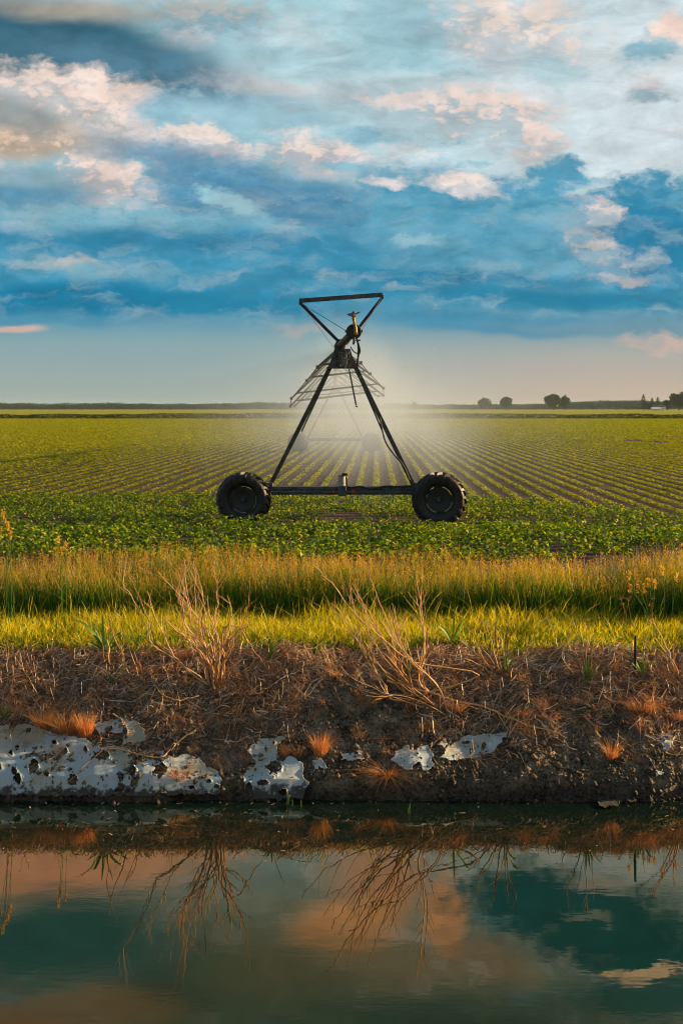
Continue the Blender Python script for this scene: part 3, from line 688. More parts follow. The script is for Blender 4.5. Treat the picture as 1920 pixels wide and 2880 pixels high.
# ------------------------------------------------------------------ the irrigation machine
def part(mb, name, mat, parent, **k): return mb.build(name, M[mat], parent, **k)
TY1, TX1 = 23.0, 0.0; TY2, TX2 = 60.3, -0.39
mach = empty('irrigation_machine', (TX1, TY1, 0), 'long wheeled irrigation machine on A shaped towers spraying a crop field', 'irrigation machine')
def W(x, y, z): return Vector((x - TX1, y - TY1, z))       # world -> machine space
def make_tyre(parent, cen, yaw, idx):
    Rr, hw = .60, .19
    e = bpy.data.objects.new('wheel', None); COL.objects.link(e); e.parent = parent; e.location = cen; e.rotation_euler = (0, R(idx * 17), -yaw); e.rotation_mode = 'XYZ'
    e.rotation_euler = (Matrix.Rotation(-yaw, 4, 'Z') @ Matrix.Rotation(R(idx * 23), 4, 'Y')).to_euler()
    return e
def tyre_mesh():
    t = MB(); Rr, hw = .575, .20
    prof = [(.335, -.13), (.345, -.165), (.37, -.185), (.43, -.205), (.49, -.21), (.535, -.20), (.562, -.175), (.575, -.10), (.580, 0), (.575, .10), (.562, .175), (.535, .20), (.49, .21), (.43, .205), (.37, .185), (.345, .165), (.335, .13)]
    t.lathe(prof, 64)
    n = 20
    for side in (-1, 1):      # slanting lug bars, left and right halves staggered
        for i in range(n):
            a0 = 2 * math.pi * (i + (.5 if side > 0 else 0)) / n; secs = []
            for k, (y, rr, da, hgt) in enumerate([(.01, .578, .0, .048), (.09, .577, .10, .048), (.165, .560, .19, .050), (.212, .520, .22, .030), (.218, .468, .23, .012)]):
                a = a0 + da; wd = (.030 if k < 3 else .034) / rr
                pts = []
                for (s, h) in ((-1.25, -.012), (-.85, hgt), (.85, hgt), (1.25, -.012)):
                    ang = a + s * wd; rad = rr + h; yy = y
                    if k >= 3: rad = rr + h * .6; yy = y + h * .5 if h > 0 else y - .012
                    pts.append((rad * math.cos(ang), side * yy, rad * math.sin(ang)))
                secs.append(pts)
            V = [p for s_ in secs for p in s_]; Fc = []
            for k in range(4):
                for j in range(3): a_, b_ = k * 4 + j, k * 4 + j + 1; Fc.append((a_, b_, b_ + 4, a_ + 4))
            Fc += [(0, 1, 2, 3), (19, 18, 17, 16)]
            t.raw(V, Fc)
    return t
def rim_mb():
    r = MB(); r.lathe([(.340, -.135), (.350, -.15), (.336, -.158), (.322, -.15), (.315, -.12), (.305, -.04), (.300, .0), (.305, .05), (.322, .15), (.345, .15), (.338, .12)], 48)
    return r
def disc_mb():
    d = MB(); d.lathe([(.0, -.055), (.07, -.055), (.075, -.03), (.17, -.03), (.20, -.05), (.283, -.045), (.289, -.03), (.283, -.02), (.0, -.02)], 48)
    for k in range(4):
        a = math.pi / 2 * k + .5
        d.box((.275 * math.cos(a), -.03, .275 * math.sin(a)), (.07, .02, .19 if k % 2 else .15), Matrix.Rotation(-a, 3, 'Y'))
    return d
def hub_mb():
    h = MB(); h.lathe([(0, -.10), (.045, -.10), (.055, -.085), (.055, -.055)], 20)
    for k in range(8):
        a = math.pi / 4 * k; h.lathe([(0, -.075), (.011, -.075), (.011, -.05)], 6, Matrix.Translation((.115 * math.cos(a), 0.02, .115 * math.sin(a))))
    return h
tyre0 = part(tyre_mesh(), 'tyre', 'rubber', None, smooth=True); rim0 = part(rim_mb(), 'rim', 'steel_dark' if 'steel_dark' in M else 'black', None, smooth=True)
disc0 = part(disc_mb(), 'wheel_disc', 'black', None, smooth=True); hub0 = part(hub_mb(), 'hub', 'steel', None)
first_wheel = [True]
def wheel(cx, cy, cz, yaw, idx):
    e = bpy.data.objects.new('wheel', None); COL.objects.link(e); e.parent = mach; e.location = W(cx, cy, cz)
    e.rotation_euler = (Matrix.Rotation(-yaw, 4, 'Z') @ Matrix.Rotation(R(idx * 23), 4, 'Y')).to_euler()
    for o in (tyre0, rim0, disc0, hub0):
        c = o if first_wheel[0] else o.copy()
        if not first_wheel[0]: COL.objects.link(c)
        c.parent = e
    first_wheel[0] = False
def tower(cx, cy, yaw, near):
    for i, s in enumerate((-1, 1)): wheel(cx + s * 2.23, cy - .22, .565, yaw, i + 2 * (not near))
    # base beam between the wheels, with its gearboxes
    b = MB(); b.bar(W(cx - 2.05, cy, .75), W(cx + 2.05, cy, .75), .19, .15, (0, 1, 0))
    b.bar(W(cx - 1.9, cy - .085, .80), W(cx + 1.9, cy - .085, .80), .03, .02); part(b, 'base_beam', 'steel', mach, bevel=.008)
    for s in (-1, 1):
        g = MB(); g.box(W(cx + s * 2.20, cy + .02, .60), (.26, .24, .30)); g.lathe([(0, -.17), (.09, -.17), (.10, .12), (0, .12)], 16, Matrix.Translation(W(cx + s * 2.23, cy - .05, .565)))
        part(g, 'wheel_gearbox', 'black', mach, bevel=.02)
    # centre drive motor on top of the beam
    m = MB(); mc = cx + .045 - .03
    m.tube([W(mc, cy - .10, .86), W(mc, cy - .10, 1.09)], .083, 20); part(m, 'drive_motor', 'steel_lite', mach, smooth=True)
    m = MB(); m.tube([W(mc, cy - .10, 1.09), W(mc, cy - .10, 1.105)], .092, 20); m.box(W(mc + .06, cy - .12, 1.13), (.13, .08, .05)); part(m, 'motor_cap', 'black', mach)
    m = MB(); m.box(W(mc, cy - .10, .75), (.19, .20, .24)); m.tube([W(mc - .17, cy - .16, .72), W(mc + .30, cy - .16, .72)], .028, 12); part(m, 'centre_gearbox', 'steel', mach, bevel=.02)
    for s in (-1, 1):
        m = MB(); m.box(W(mc + s * .29, cy - .17, .72), (.10, .045, .022)); m.tube([W(mc + s * .20 + .02, cy - .17, .72), W(mc + s * .25 + .02, cy - .17, .72)], .042, 12)
        part(m, 'shaft_coupler', 'red', mach)
    m = MB(); m.tube([W(cx - 2.0, cy - .16, .72), W(cx + 2.0, cy - .16, .72)], .018, 8); part(m, 'drive_shaft', 'steel', mach, smooth=True)
    # legs of the A frame
    for s, xb, xt, zt in ((-1, -1.66, -.13, 3.86), (1, 1.68, .17, 3.93)):
        for dy in (-.03, .42):
            g = MB(); g.angle(W(cx + xb, cy + dy * .4, .84), W(cx + xt, cy + dy, zt), .085, .012); part(g, 'leg', 'steel', mach)
        g = MB(); g.box(W(cx + xb, cy, .88), (.16, .20, .10)); part(g, 'leg_foot', 'steel', mach, bevel=.01)
        # stay running up inside the leg
        g = MB(); g.bar(W(cx + xb * .56, cy + .2, 2.12 + .02 * s), W(cx + xt * 2.0, cy + .45, 3.55), .035); part(g, 'stay', 'steel', mach)
    # head of the tower
    h = MB(); zc = 3.58
    P = [(-.30, zc), (.33, zc), (.20, 4.02), (-.16, 4.02)]
    for yy in (cy - .06, cy + .46):
        h = MB(); h.raw([W(cx + x, yy, z) for x, z in P] + [W(cx + x, yy + .008, z) for x, z in P], [(0, 1, 2, 3), (7, 6, 5, 4), (0, 4, 5, 1), (1, 5, 6, 2), (2, 6, 7, 3), (3, 7, 4, 0)]); part(h, 'head_plate', 'steel', mach)
    h = MB(); h.bar(W(cx - .34, cy - .09, zc), W(cx + .37, cy - .09, zc + .005), .035); part(h, 'cross_tie', 'steel', mach)
tower(TX1, TY1, R(7), True)
tower(TX2, TY2, R(5), False)

# water pipe: overhang, first span (arched), end
def pipe_z(y): s = (y - TY1) / (TY2 - TY1); return 4.10 + .52 * math.sin(math.pi * max(0, min(1, s)))
def pipe_x(y): return np.interp(y, [21.2, TY1, TY2, 62], [.265, -.03, TX2, TX2 - .02])
pts = [(pipe_x(y), y, pipe_z(y) if y > TY1 else np.interp(y, [21.2, TY1], [4.28, 4.10])) for y in np.concatenate([[21.22, 21.8, 22.4, 23.0], np.linspace(24, 62, 36)])]
g = MB(); g.tube([W(*p) for p in pts], .084, 20); part(g, 'water_pipe', 'steel', mach, smooth=True)
for y in (TY1 + .05, 29.2, 35.4, 41.6, 47.8, 54, TY2):
    c = W(pipe_x(y), y, pipe_z(y)); g = MB(); g.tube([c - Vector((0, .02, 0)), c + Vector((0, .02, 0))], .125, 20); part(g, 'pipe_flange', 'steel', mach, smooth=True)
g = MB(); c = W(.265, 21.2, 4.28); Mx = Matrix.Translation(c) @ Matrix.Rotation(.16, 4, 'Z') @ Matrix.Scale(1.2, 4)
g.lathe([(0, .0), (.092, .0), (.10, -.012), (.128, -.014), (.138, 0), (.138, .03), (.084, .035)], 32, Mx)
for k in range(8): a = math.pi / 4 * k + .2; g.lathe([(0, -.034), (.011, -.034), (.011, 0)], 6, Mx @ Matrix.Translation((.112 * math.cos(a), 0, .112 * math.sin(a))))
part(g, 'end_cap', 'black', mach, smooth=True)
# impact sprinkler standing on its riser at the end of the pipe
sx, sy, sz = .265, 21.10, 4.28; SK = 1.22
_W0 = W
def W(x, y, z): return _W0(sx + (x - sx) * SK, sy + (y - sy) * SK, sz + (z - sz) * SK)
spr = MB(); spr.tube([W(sx + .028, sy - .03, sz - .03), W(sx + .026, sy - .035, sz + .06), W(sx + .005, sy - .01, sz + .13), W(sx - .008, sy, sz + .21)], [.036, .033, .030, .026], 12)
spr.tube([W(sx + .03, sy - .03, sz - .06), W(sx + .03, sy - .03, sz - .02)], .042, 8); spr.tube([W(sx - .006, sy, sz + .20), W(sx - .006, sy, sz + .235)], .036, 6)
riser = part(spr, 'sprinkler_riser', 'brass', mach, smooth=True)
s2 = MB(); c = W(sx - .01, sy, sz + .27)
s2.tube([c + Vector((0, 0, -.04)), c + Vector((0, 0, .02))], .028, 12); s2.tube([c + Vector((.04, 0, -.012)), c + Vector((-.03, -.01, .0)), c + Vector((-.10, -.02, .012))], [.024, .022, .017], 10)
for q in (-1, 1): s2.tube(smooth_path([c + Vector((q * .03, 0, .02)), c + Vector((q * .028, 0, .05)), c + Vector((q * .012, 0, .085)), c + Vector((0, 0, .098))]), .010, 6)
s2.tube([c + Vector((0, 0, .02)), c + Vector((0, 0, .10))], .014, 8)
part(s2, 'sprinkler_body', 'brass', mach, smooth=True)
s3 = MB(); s3.tube(smooth_path([c + Vector((-.115, -.01, .03)), c + Vector((-.05, 0, .045)), c + Vector((.0, 0, .03)), c + Vector((.06, 0, .045)), c + Vector((.12, .01, .075))]), [.015] * 17, 8)
s3.box(c + Vector((.115, .01, .072)), (.05, .03, .022), Matrix.Rotation(-.35, 3, 'Y')); s3.box(c + Vector((-.115, -.01, .03)), (.05, .035, .028)); part(s3, 'sprinkler_arm', 'brass', mach, smooth=True)
s4 = MB(); s4.tube([W(sx, sy + .02, sz - .10), W(sx, sy + .02, sz - .20)], .026, 10); s4.box(W(sx + .07, sy + .03, sz - .155), (.10, .04, .03)); s4.box(W(sx - .01, sy + .02, sz - .215), (.05, .05, .03)); part(s4, 'drain_valve', 'black', mach)
W = _W0
# supply hose hanging at the end
def hose(P, r=.018): g = MB(); g.tube([W(*p) for p in smooth_path(P, 5)], r, 8); part(g, 'hose', 'hose', mach, smooth=True)
hose([(.33, 21.3, 4.12), (.36, 21.6, 4.02), (.37, 21.9, 3.9), (.36, 22.2, 3.74), (.34, 22.5, 3.62), (.31, 22.8, 3.6)])
hose([tuple(at_depth(*q)) for q in ((1004, 955, 21.3), (1009, 972, 21.6), (1012, 988, 21.9), (1008, 1000, 22.2), (1006, 1015, 22.5), (1006, 1030, 22.85))])
hose([tuple(at_depth(*q)) for q in ((986, 976, 22.8), (992, 986, 22.6), (1001, 993, 22.3), (1009, 992, 22.1), (1012, 984, 21.9))], .014)
hose([(x, TY1 - .08, z) for x, z in ((.88, 2.45), (.93, 2.18), (1.02, 1.86), (1.21, 1.58), (1.42, 1.33), (1.56, 1.02), (1.66, .84))], .019)
hose([(x, TY1 - .11, z) for x, z in ((.07, 1.12), (.12, 1.02), (.13, .90), (.20, .83), (.45, .85), (.62, .80), (.80, .81), (.98, .85), (1.3, .85), (1.62, .86))], .02)
g = MB(); g.bar(W(.17, TY1 - .12, 3.56), W(.335, TY1 - .12, 2.72), .035, .03); g.box(W(.345, TY1 - .12, 2.69), (.05, .04, .03)); part(g, 'drop_tube', 'steel', mach)
g = MB(); g.box(W(.02, TY1 - .12, 3.76), (.20, .07, .34)); part(g, 'control_box', 'steel', mach, bevel=.012)
# V frame above the tower, with the cables that hold up the overhang
zt = lambda px, py: at_depth(px, py, TY1)
TLp, TRp, BL, BR = zt(845, 846), zt(1074, 829), zt(952, 961), zt(972, 968)
g = MB(); g.bar(W(*(TLp - np.array([.03, 0, 0]))), W(*(TRp + np.array([.01, 0, 0]))), .10, .05); part(g, 'spreader_bar', 'steel', mach)
for a_, b_ in ((TLp, BL), (TRp, BR)):
    g = MB(); a2 = a_ + np.array([0, .03, -.06]); g.angle(W(*a2), W(*b_), .065, .010); part(g, 'v_arm', 'steel', mach)
for p_ in (TLp, TRp):
    g = MB(); g.box(W(*(p_ + np.array([0, .0, -.05]))), (.07, .09, .09)); g.tube([W(*(p_ + np.array([0, -.07, -.05]))), W(*(p_ + np.array([0, .1, -.05])))], .018, 8); part(g, 'bolt_bracket', 'steel', mach, bevel=.01)
g = MB(); g.box(W(-.04, TY1 + .1, 4.09), (.26, .42, .05)); part(g, 'saddle_plate', 'steel', mach, bevel=.01)
for p_, q_ in ((TLp, (.115, 21.26, 4.29)), (TRp, (.415, 21.24, 4.29))):
    g = MB(); g.tube([W(p_[0], p_[1], p_[2] - .05), W(*q_)], .0065, 6); part(g, 'cable', 'steel', mach)
    g = MB(); g.tube([W(p_[0], p_[1], p_[2] - .05), W(pipe_x(29.5) + np.sign(p_[0]) * .09, 29.5, pipe_z(29.5) + .02)], .0065, 6); part(g, 'cable', 'steel', mach)
for x_ in (.10, .425): g = MB(); g.box(W(x_, 21.25, 4.29), (.05, .05, .05)); part(g, 'cable_clamp', 'black', mach)
# truss under the span
nodes = [(26.5, .57, 3.80, .10), (30, .95, 3.58, .11), (34, 1.57, 3.16, .113), (38.5, 1.80, 2.93, .118), (43, 1.80, 2.95, .118), (47.5, 1.5, 3.2, .11), (52, 1.0, 3.5, .10), (56.5, .55, 3.85, .1)]
N = []
for y, hw, z, tl in nodes:
    px_ = pipe_x(y); N.append((y, np.array([px_ - hw, y, z - hw * tl]), np.array([px_ + hw, y, z + hw * tl]), np.array([px_, y, pipe_z(y)])))
for y, Lp, Rp, Pp in N:
    a_ = Lp + (Pp - Lp) * .12; b_ = Rp + (Pp - Rp) * .12
    g = MB(); g.bar(W(*a_), W(*b_), .055, .04); part(g, 'truss_bar', 'steel', mach)
    for p_ in (Lp, Rp):
        g = MB(); g.angle(W(*p_), W(*(Pp + (p_ - Pp) * .03)), .05, .008); part(g, 'truss_strut', 'steel', mach)
        g = MB(); g.box(W(*p_), (.09, .10, .09)); g.tube([W(*(p_ + np.array([0, -.14, .0]))), W(*(p_ + np.array([0, .14, 0])))], .022, 8); part(g, 'truss_joint', 'steel', mach)
for side in (1, 2):
    chain = [np.array([pipe_x(23.3), 23.3, 4.0])] + [n_[side] for n_ in N] + [np.array([pipe_x(60), 60, 4.0])]
    for a_, b_ in zip(chain[:-1], chain[1:]):
        g = MB(); g.tube([W(*a_), W(*b_)], .016, 6); part(g, 'truss_rod', 'steel', mach)
    for i in range(len(N) - 1):
        g = MB(); g.bar(W(*N[i][side]), W(*(N[i + 1][3])), .04); part(g, 'truss_brace', 'steel', mach)
for i in range(7):
    y = 26.5 + i * 4.6
    g = MB(); c = Vector(W(pipe_x(y), y, pipe_z(y))); g.tube([c + Vector((0, 0, .08)), c + Vector((0, 0, .22))], .015, 8); g.tube([c + Vector((-.05, 0, .23)), c + Vector((.05, 0, .23))], .014, 8); part(g, 'span_sprinkler', 'brass', mach)

# ------------------------------------------------------------------ spray from the machine, and the air
def build_spray():
    m = bpy.data.materials.new('spray_mist'); m.use_nodes = True; t = NT(m.node_tree)
    pos = t.add('ShaderNodeNewGeometry').outputs['Position']; s = t.add('ShaderNodeSeparateXYZ'); t.l.new(pos, s.inputs[0]); x, y, z = s.outputs
    n, _ = t.noise(t.vmath('MULTIPLY', pos, (1, .7, .45)), .8, 4, .6, .4)
    # the curtain hangs under the pipe, widening as it falls and drifting a little to the right
    drop = t.math('MAXIMUM', t.math('SUBTRACT', 4.75, z), 0.0)
    wid = t.math('MULTIPLY_ADD', drop, .60, .95)
    wid = t.math('MULTIPLY', wid, t.mrange(y, 22, 42, .55, 1.35, False))
    xc = t.math('SUBTRACT', x, t.math('MULTIPLY_ADD', drop, .26, .15))
    g = t.math('POWER', t.math('ABSOLUTE', t.math('DIVIDE', xc, wid)), 2.6)
    d = t.math('EXPONENT', t.math('MULTIPLY', g, -1.0)); d = t.math('MULTIPLY_ADD', t.math('EXPONENT', t.math('MULTIPLY', g, -.06)), .16, t.math('MULTIPLY', d, .84))
    d = t.math('MULTIPLY', d, t.mrange(z, 5.5, 4.1)); d = t.math('MULTIPLY', d, t.mrange(z, .1, 2.4, .16, 1))
    d = t.math('MULTIPLY', d, t.mrange(y, 23.3, 28, .35, 1)); d = t.math('MULTIPLY', d, t.mrange(y, 78, 66, 0, 1))
    d = t.math('MULTIPLY', d, t.mrange(n, .38, .62, .2, 1.8)); d = t.math('MULTIPLY', d, SPRAY)
    v = t.add('ShaderNodeVolumePrincipled'); v.inputs['Color'].default_value = (.66, .79, .96, 1); v.inputs['Anisotropy'].default_value = 0.0; t.l.new(d, v.inputs['Density'])
    o = t.add('ShaderNodeOutputMaterial'); t.l.new(v.outputs[0], o.inputs['Volume'])
    g = MB(); g.box((.8, 51.2, 2.7), (15, 56, 5.5)); o = g.build('spray_mist', m); setp(o, 'pale drifting water spray under the irrigation pipe', 'spray', kind='stuff')
SPRAY = .050
build_spray()
def build_drops():
    m, t = material('water_drop'); p = t.add('ShaderNodeBsdfPrincipled'); p.inputs['Base Color'].default_value = (.85, .85, .85, 1); p.inputs['Roughness'].default_value = .15; p.inputs['Transmission Weight'].default_value = .4; p.inputs['IOR'].default_value = 1.33
    finish(t, p.outputs[0])
    a = 110; x = np.concatenate([RNG.normal(.10, .06, a), RNG.normal(.2, 1.1, 900)]); y = np.concatenate([RNG.uniform(22.6, 22.9, a), RNG.uniform(22.7, 34, 900)])
    z = np.concatenate([3.45 + RNG.random(a) * .72, RNG.uniform(.3, 4.1, 900)]); h = RNG.uniform(.02, .06, len(x)); w_ = RNG.uniform(.0022, .0045, len(x)) * np.where(y > 25, 1.3, 1); s = RNG.normal(.0, .004, len(x))
    V = np.stack([np.stack([x - w_, y, z], -1), np.stack([x + w_, y, z], -1), np.stack([x + w_ * .5 + s, y, z + h], -1), np.stack([x - w_ * .5 + s, y, z + h], -1), np.stack([x, y - w_, z], -1), np.stack([x, y + w_, z], -1), np.stack([x + s, y + w_ * .5, z + h], -1), np.stack([x + s, y - w_ * .5, z + h], -1)], 1).reshape(-1, 3)
    i = np.arange(len(x)) * 8; Q = np.concatenate([np.stack([i, i + 1, i + 2, i + 3], -1), np.stack([i + 4, i + 5, i + 6, i + 7], -1)])
    o = mesh_np('falling_drops', V, Q, m); setp(o, 'fine bright drops of water falling under the pipe', 'water drops', kind='stuff')
build_drops()
def build_haze():
    m = bpy.data.materials.new('haze'); m.use_nodes = True; t = NT(m.node_tree)
    v = t.add('ShaderNodeVolumePrincipled'); v.inputs['Color'].default_value = (.62, .80, .92, 1); v.inputs['Density'].default_value = .00006
    o = t.add('ShaderNodeOutputMaterial'); t.l.new(v.outputs[0], o.inputs['Volume'])
    g = MB(); g.box((0, 6990, 15.2), (18100, 14100 + 0, 37)); o = g.build('haze', m); setp(o, kind='stuff')
build_haze()

# ------------------------------------------------------------------ dead shrubs and stalks
def stem_obj(parent, root, pts, r0, twigs=0, name='stem', mat='twig', wob=.012):
    P = smooth_path(pts, 4); n = len(P); P[1:-1] += RNG.normal(0, wob * .45, (n - 2, 3)) * np.array([1, .6, 1])
    rr = np.linspace(r0, r0 * .35, n); V, Q = tube_np(P, rr, 5); parts_ = [(V, np.array(Q))]
    L = np.linalg.norm(P[-1] - P[0])
    for k in range(twigs):
        i = RNG.integers(n // 3, n - 1); d = P[min(i + 1, n - 1)] - P[i - 1]; d /= np.linalg.norm(d) + 1e-9
        s = RNG.normal(0, 1, 3); s[1] *= .6; s -= d * s.dot(d); s /= np.linalg.norm(s); l = L * RNG.uniform(.08, .26)
        q = [P[i], P[i] + (d * .7 + s * .45) * l * .5, P[i] + (d * .8 + s * .55 + np.array([0, 0, .1])) * l]
        V, Q = tube_np(smooth_path(q, 3), np.linspace(rr[i] * .7, rr[i] * .25, 7), 4); parts_.append((V, np.array(Q)))
    V, Q = join(parts_)
    o = mesh_np(name, V - root, Q, M[mat], parent, attrs={'rnd': np.full(len(V), RNG.uniform(.0, 1))}, smooth=True)
    return o
def shrub(label, base, stems, group=None, cat='shrub', name='dead_shrub', r=.009, twigs=7, spread=.35, conv=None):
    """stems: lists of photo points from the root up; each stem leans towards or away from the camera by its own amount"""
    b = on_bank(*base); e = empty(name, tuple(b), label, cat, group)
    for st in stems:
        if conv: st = [conv(p) for p in st]
        dy = RNG.normal(0, spread); st_ = []
        b2 = on_bank(*st[0]) if st[0][1] > 1860 else at_depth(*st[0], b[1])
        Y0 = b2[1]
        for k, (px, py) in enumerate(st):
            f = k / max(1, len(st) - 1); Y = Y0 + dy * f; p = at_depth(px, py, Y)
            if f < .5: p[2] = max(p[2], float(bank_smooth(p[0], p[1])) + .01)
            st_.append(p)
        st_[0] = st_[0] - np.array([0, -.02, .03])
        stem_obj(e, b, st_, r * RNG.uniform(.7, 1.15), twigs)
    return e
def L1(p): return (p[0] / 1.633, 1540 + p[1] / 1.633)             # picture crops the points were read from
def L2(p): return (960 + p[0] / 1.633, 1540 + p[1] / 1.633)
def L3(p): return (640 + p[0] / 2.45, 1780 + p[1] / 2.45)
def L4(p): return (1280 + p[0] / 2.45, 1780 + p[1] / 2.45)
def L0(p): return (p[0] / 2.45, 1780 + p[1] / 2.45)
def D(p): return (p[0] * 1.2245, p[1] * 1.2245)
s1 = [[(985, 690), (978, 600), (950, 500), (925, 400), (900, 300), (900, 150), (890, 60)], [(984, 650), (985, 520), (960, 420), (940, 280), (925, 180), (895, 80)],
      [(982, 640), (1010, 500), (1040, 400), (1060, 300), (1045, 220)], [(985, 640), (990, 480), (960, 380), (900, 310), (850, 250), (780, 170), (725, 110)],
      [(970, 640), (880, 570), (800, 500), (720, 440), (690, 350), (640, 230), (600, 150), (575, 90)], [(975, 640), (900, 580), (840, 540), (790, 480), (740, 380), (700, 280), (678, 200)],
      [(1000, 640), (1010, 450), (985, 350), (1000, 260), (990, 150), (975, 90)], [(1020, 640), (1030, 520), (1020, 420), (1035, 362), (1100, 368), (1150, 450), (1203, 522)],
      [(990, 640), (940, 440), (860, 380), (840, 280), (855, 180), (845, 50)], [(965, 640), (930, 520), (880, 440), (800, 370), (760, 330)],
      [(1000, 630), (1010, 480), (1080, 400), (1125, 330), (1145, 240)], [(985, 660), (960, 540), (900, 420), (870, 330), (820, 250), (810, 180)],
      [(990, 650), (1000, 560), (960, 470), (930, 350), (945, 250), (945, 130)], [(1010, 640), (1020, 560), (1050, 470), (1070, 400), (1090, 330)], [(995, 640), (975, 520), (1000, 420), (965, 330), (955, 220)]]
def more(sts, k, sx_, sy_):
    out = []
    for i in range(k):
        st = sts[RNG.integers(len(sts))]; ox, oy = RNG.normal(0, sx_), abs(RNG.normal(0, sy_)); m = len(st)
        out.append([(x + ox * (j / (m - 1)) ** 1.2, y + oy * (j / (m - 1))) for j, (x, y) in enumerate(st)])
    return out
s1 += more(s1, 9, 70, 90)
shrub('bare dead shrub fanning up in many thin stems on the bank, left of middle', L1((985, 690)), s1, 'dead shrubs on the bank', conv=L1)
s2 = [[(1185, 1570), (1100, 1550), (950, 1520), (880, 1470), (800, 1395), (770, 1350), (722, 1298)], [(940, 1600), (880, 1540), (850, 1500), (800, 1450), (762, 1385)],
      [(960, 1590), (925, 1540), (905, 1470), (870, 1380), (845, 1308)], [(960, 1600), (900, 1520), (850, 1470), (815, 1410), (800, 1340)], [(1000, 1600), (960, 1560), (975, 1480), (968, 1400), (955, 1325)],
      [(990, 1620), (970, 1560), (985, 1500), (1000, 1440)], [(1020, 1640), (925, 1610), (830, 1585), (750, 1540), (692, 1470)], [(1040, 1650), (960, 1610), (880, 1590), (800, 1550), (742, 1480)],
      [(1000, 1610), (900, 1600), (870, 1560), (825, 1480), (780, 1400)], [(950, 1600), (940, 1540), (915, 1450), (900, 1385)], [(990, 1610), (930, 1590), (905, 1500), (920, 1420)],
      [(1010, 1630), (940, 1570), (880, 1510), (840, 1440), (830, 1390)], [(1030, 1640), (1000, 1570), (930, 1500), (880, 1440), (870, 1400)]]
s2[0][0] = (940, 1600); s2 += more(s2, 9, 34, 40)
shrub('wide bare dead shrub arching up to the left from the bank, right of the other', D((1000, 1625)), s2, 'dead shrubs on the bank', conv=D, spread=.3)
shrub('clump of stiff broken stalks by a leafy green plant right of the middle', D((1150, 1545)), [[(1150, 1550), (1135, 1500), (1120, 1450), (1108, 1425)], [(1155, 1555), (1140, 1480), (1135, 1430)], [(1160, 1550), (1150, 1470), (1132, 1440), (1090, 1425)], [(1165, 1550), (1165, 1480), (1185, 1440), (1170, 1415)],
      [(1150, 1560), (1110, 1520), (1080, 1490), (1060, 1478)], [(1145, 1560), (1100, 1500), (1085, 1455), (1062, 1430)], [(1158, 1550), (1160, 1490), (1165, 1420)], [(1148, 1555), (1095, 1525), (1035, 1505), (990, 1500)], [(1150, 1550), (1125, 1510), (1100, 1480), (1095, 1440)]], 'stalk clumps at the lip of the bank', 'stalks', 'stalk_clump', conv=D, spread=.15, twigs=1, r=.009)
shrub('clump of pale upright stalks behind the short green sprout at right', D((1345, 1560)), [[(1345, 1560), (1335, 1500), (1325, 1450), (1315, 1405)], [(1350, 1560), (1345, 1480), (1350, 1420)], [(1340, 1560), (1320, 1510), (1300, 1470), (1312, 1430)], [(1355, 1560), (1360, 1500), (1362, 1440)], [(1340, 1565), (1310, 1540), (1290, 1500), (1316, 1455)]], 'stalk clumps at the lip of the bank', 'stalks', 'stalk_clump', conv=D, spread=.15, twigs=2, r=.007)
shrub('clump of thin stalks leaning left at the right edge of the bank', D((1555, 1560)), [[(1555, 1560), (1535, 1500), (1510, 1450), (1495, 1420)], [(1560, 1560), (1545, 1510), (1550, 1470)], [(1550, 1560), (1520, 1500), (1460, 1465)], [(1562, 1562), (1550, 1530), (1520, 1490), (1500, 1465)], [(1545, 1565), (1500, 1540), (1470, 1500)]], 'stalk clumps at the lip of the bank', 'stalks', 'stalk_clump', conv=D, spread=.15, twigs=2)
shrub('group of broken stalks left of the tall bare shrub', D((385, 1540)), [[(600, 600), (560, 500), (520, 400), (505, 330), (487, 285)], [(640, 610), (600, 480), (560, 380), (528, 288)], [(630, 600), (625, 500), (580, 420)], [(480, 520), (470, 440)], [(500, 520), (495, 400), (512, 370)], [(585, 540), (560, 470), (530, 400)], [(660, 600), (640, 540), (620, 500)], [(545, 545), (515, 500)], [(680, 525), (560, 490), (440, 490), (395, 465)]], 'stalk clumps at the lip of the bank', 'stalks', 'stalk_clump', conv=L1, spread=.1, twigs=1, r=.007)
shrub('dense stubble of short orange stalks between the two bare shrubs', L1((1450, 550)), [[(1410 + i * 9 + random.uniform(-6, 6), 560), (1405 + i * 9, 510), (1375 + i * 10 + random.uniform(-12, 12), random.uniform(445, 490))] for i in range(13)] + [[(1210, 540), (1260, 515), (1330, 480), (1380, 450), (1430, 448)]], 'stalk clumps at the lip of the bank', 'stalks', 'stalk_clump', conv=L1, spread=.06, twigs=0, r=.006)
shrub('few thin upright stems standing at the left edge of the bank', L1((60, 560)), [[(38, 500), (36, 420), (38, 370)], [(190, 700), (140, 610), (110, 560), (95, 490), (85, 470)], [(100, 560), (120, 500), (135, 460)], [(240, 640), (225, 590), (215, 560)], [(150, 570), (170, 520), (190, 490)]], 'stalk clumps at the lip of the bank', 'stalks', 'stalk_clump', conv=L1, spread=.1, twigs=1, r=.005)
def single(label, pts, r, name='fallen_branch', cat='branch', twigs=0, conv=None, lift=.04):
    if conv: pts = [conv(p) for p in pts]
    P = []
    for i, p in enumerate(pts):
        q = on_bank(*p); q[2] += lift; P.append(q)
    e = empty(name, tuple(P[0]), label, cat); stem_obj(e, P[0], P, r, twigs, 'branch', wob=.01); return e
single('thick fallen branch slanting down to the right on the bank', [(1900 / 2.45 * 0 + 1088, 1925), (1150, 1945), (1230, 1965), (1290, 1985), (1362, 2000), (1430, 2030), (1500, 2055), (1560, 2070), (1594, 2088)], .0135, twigs=8)
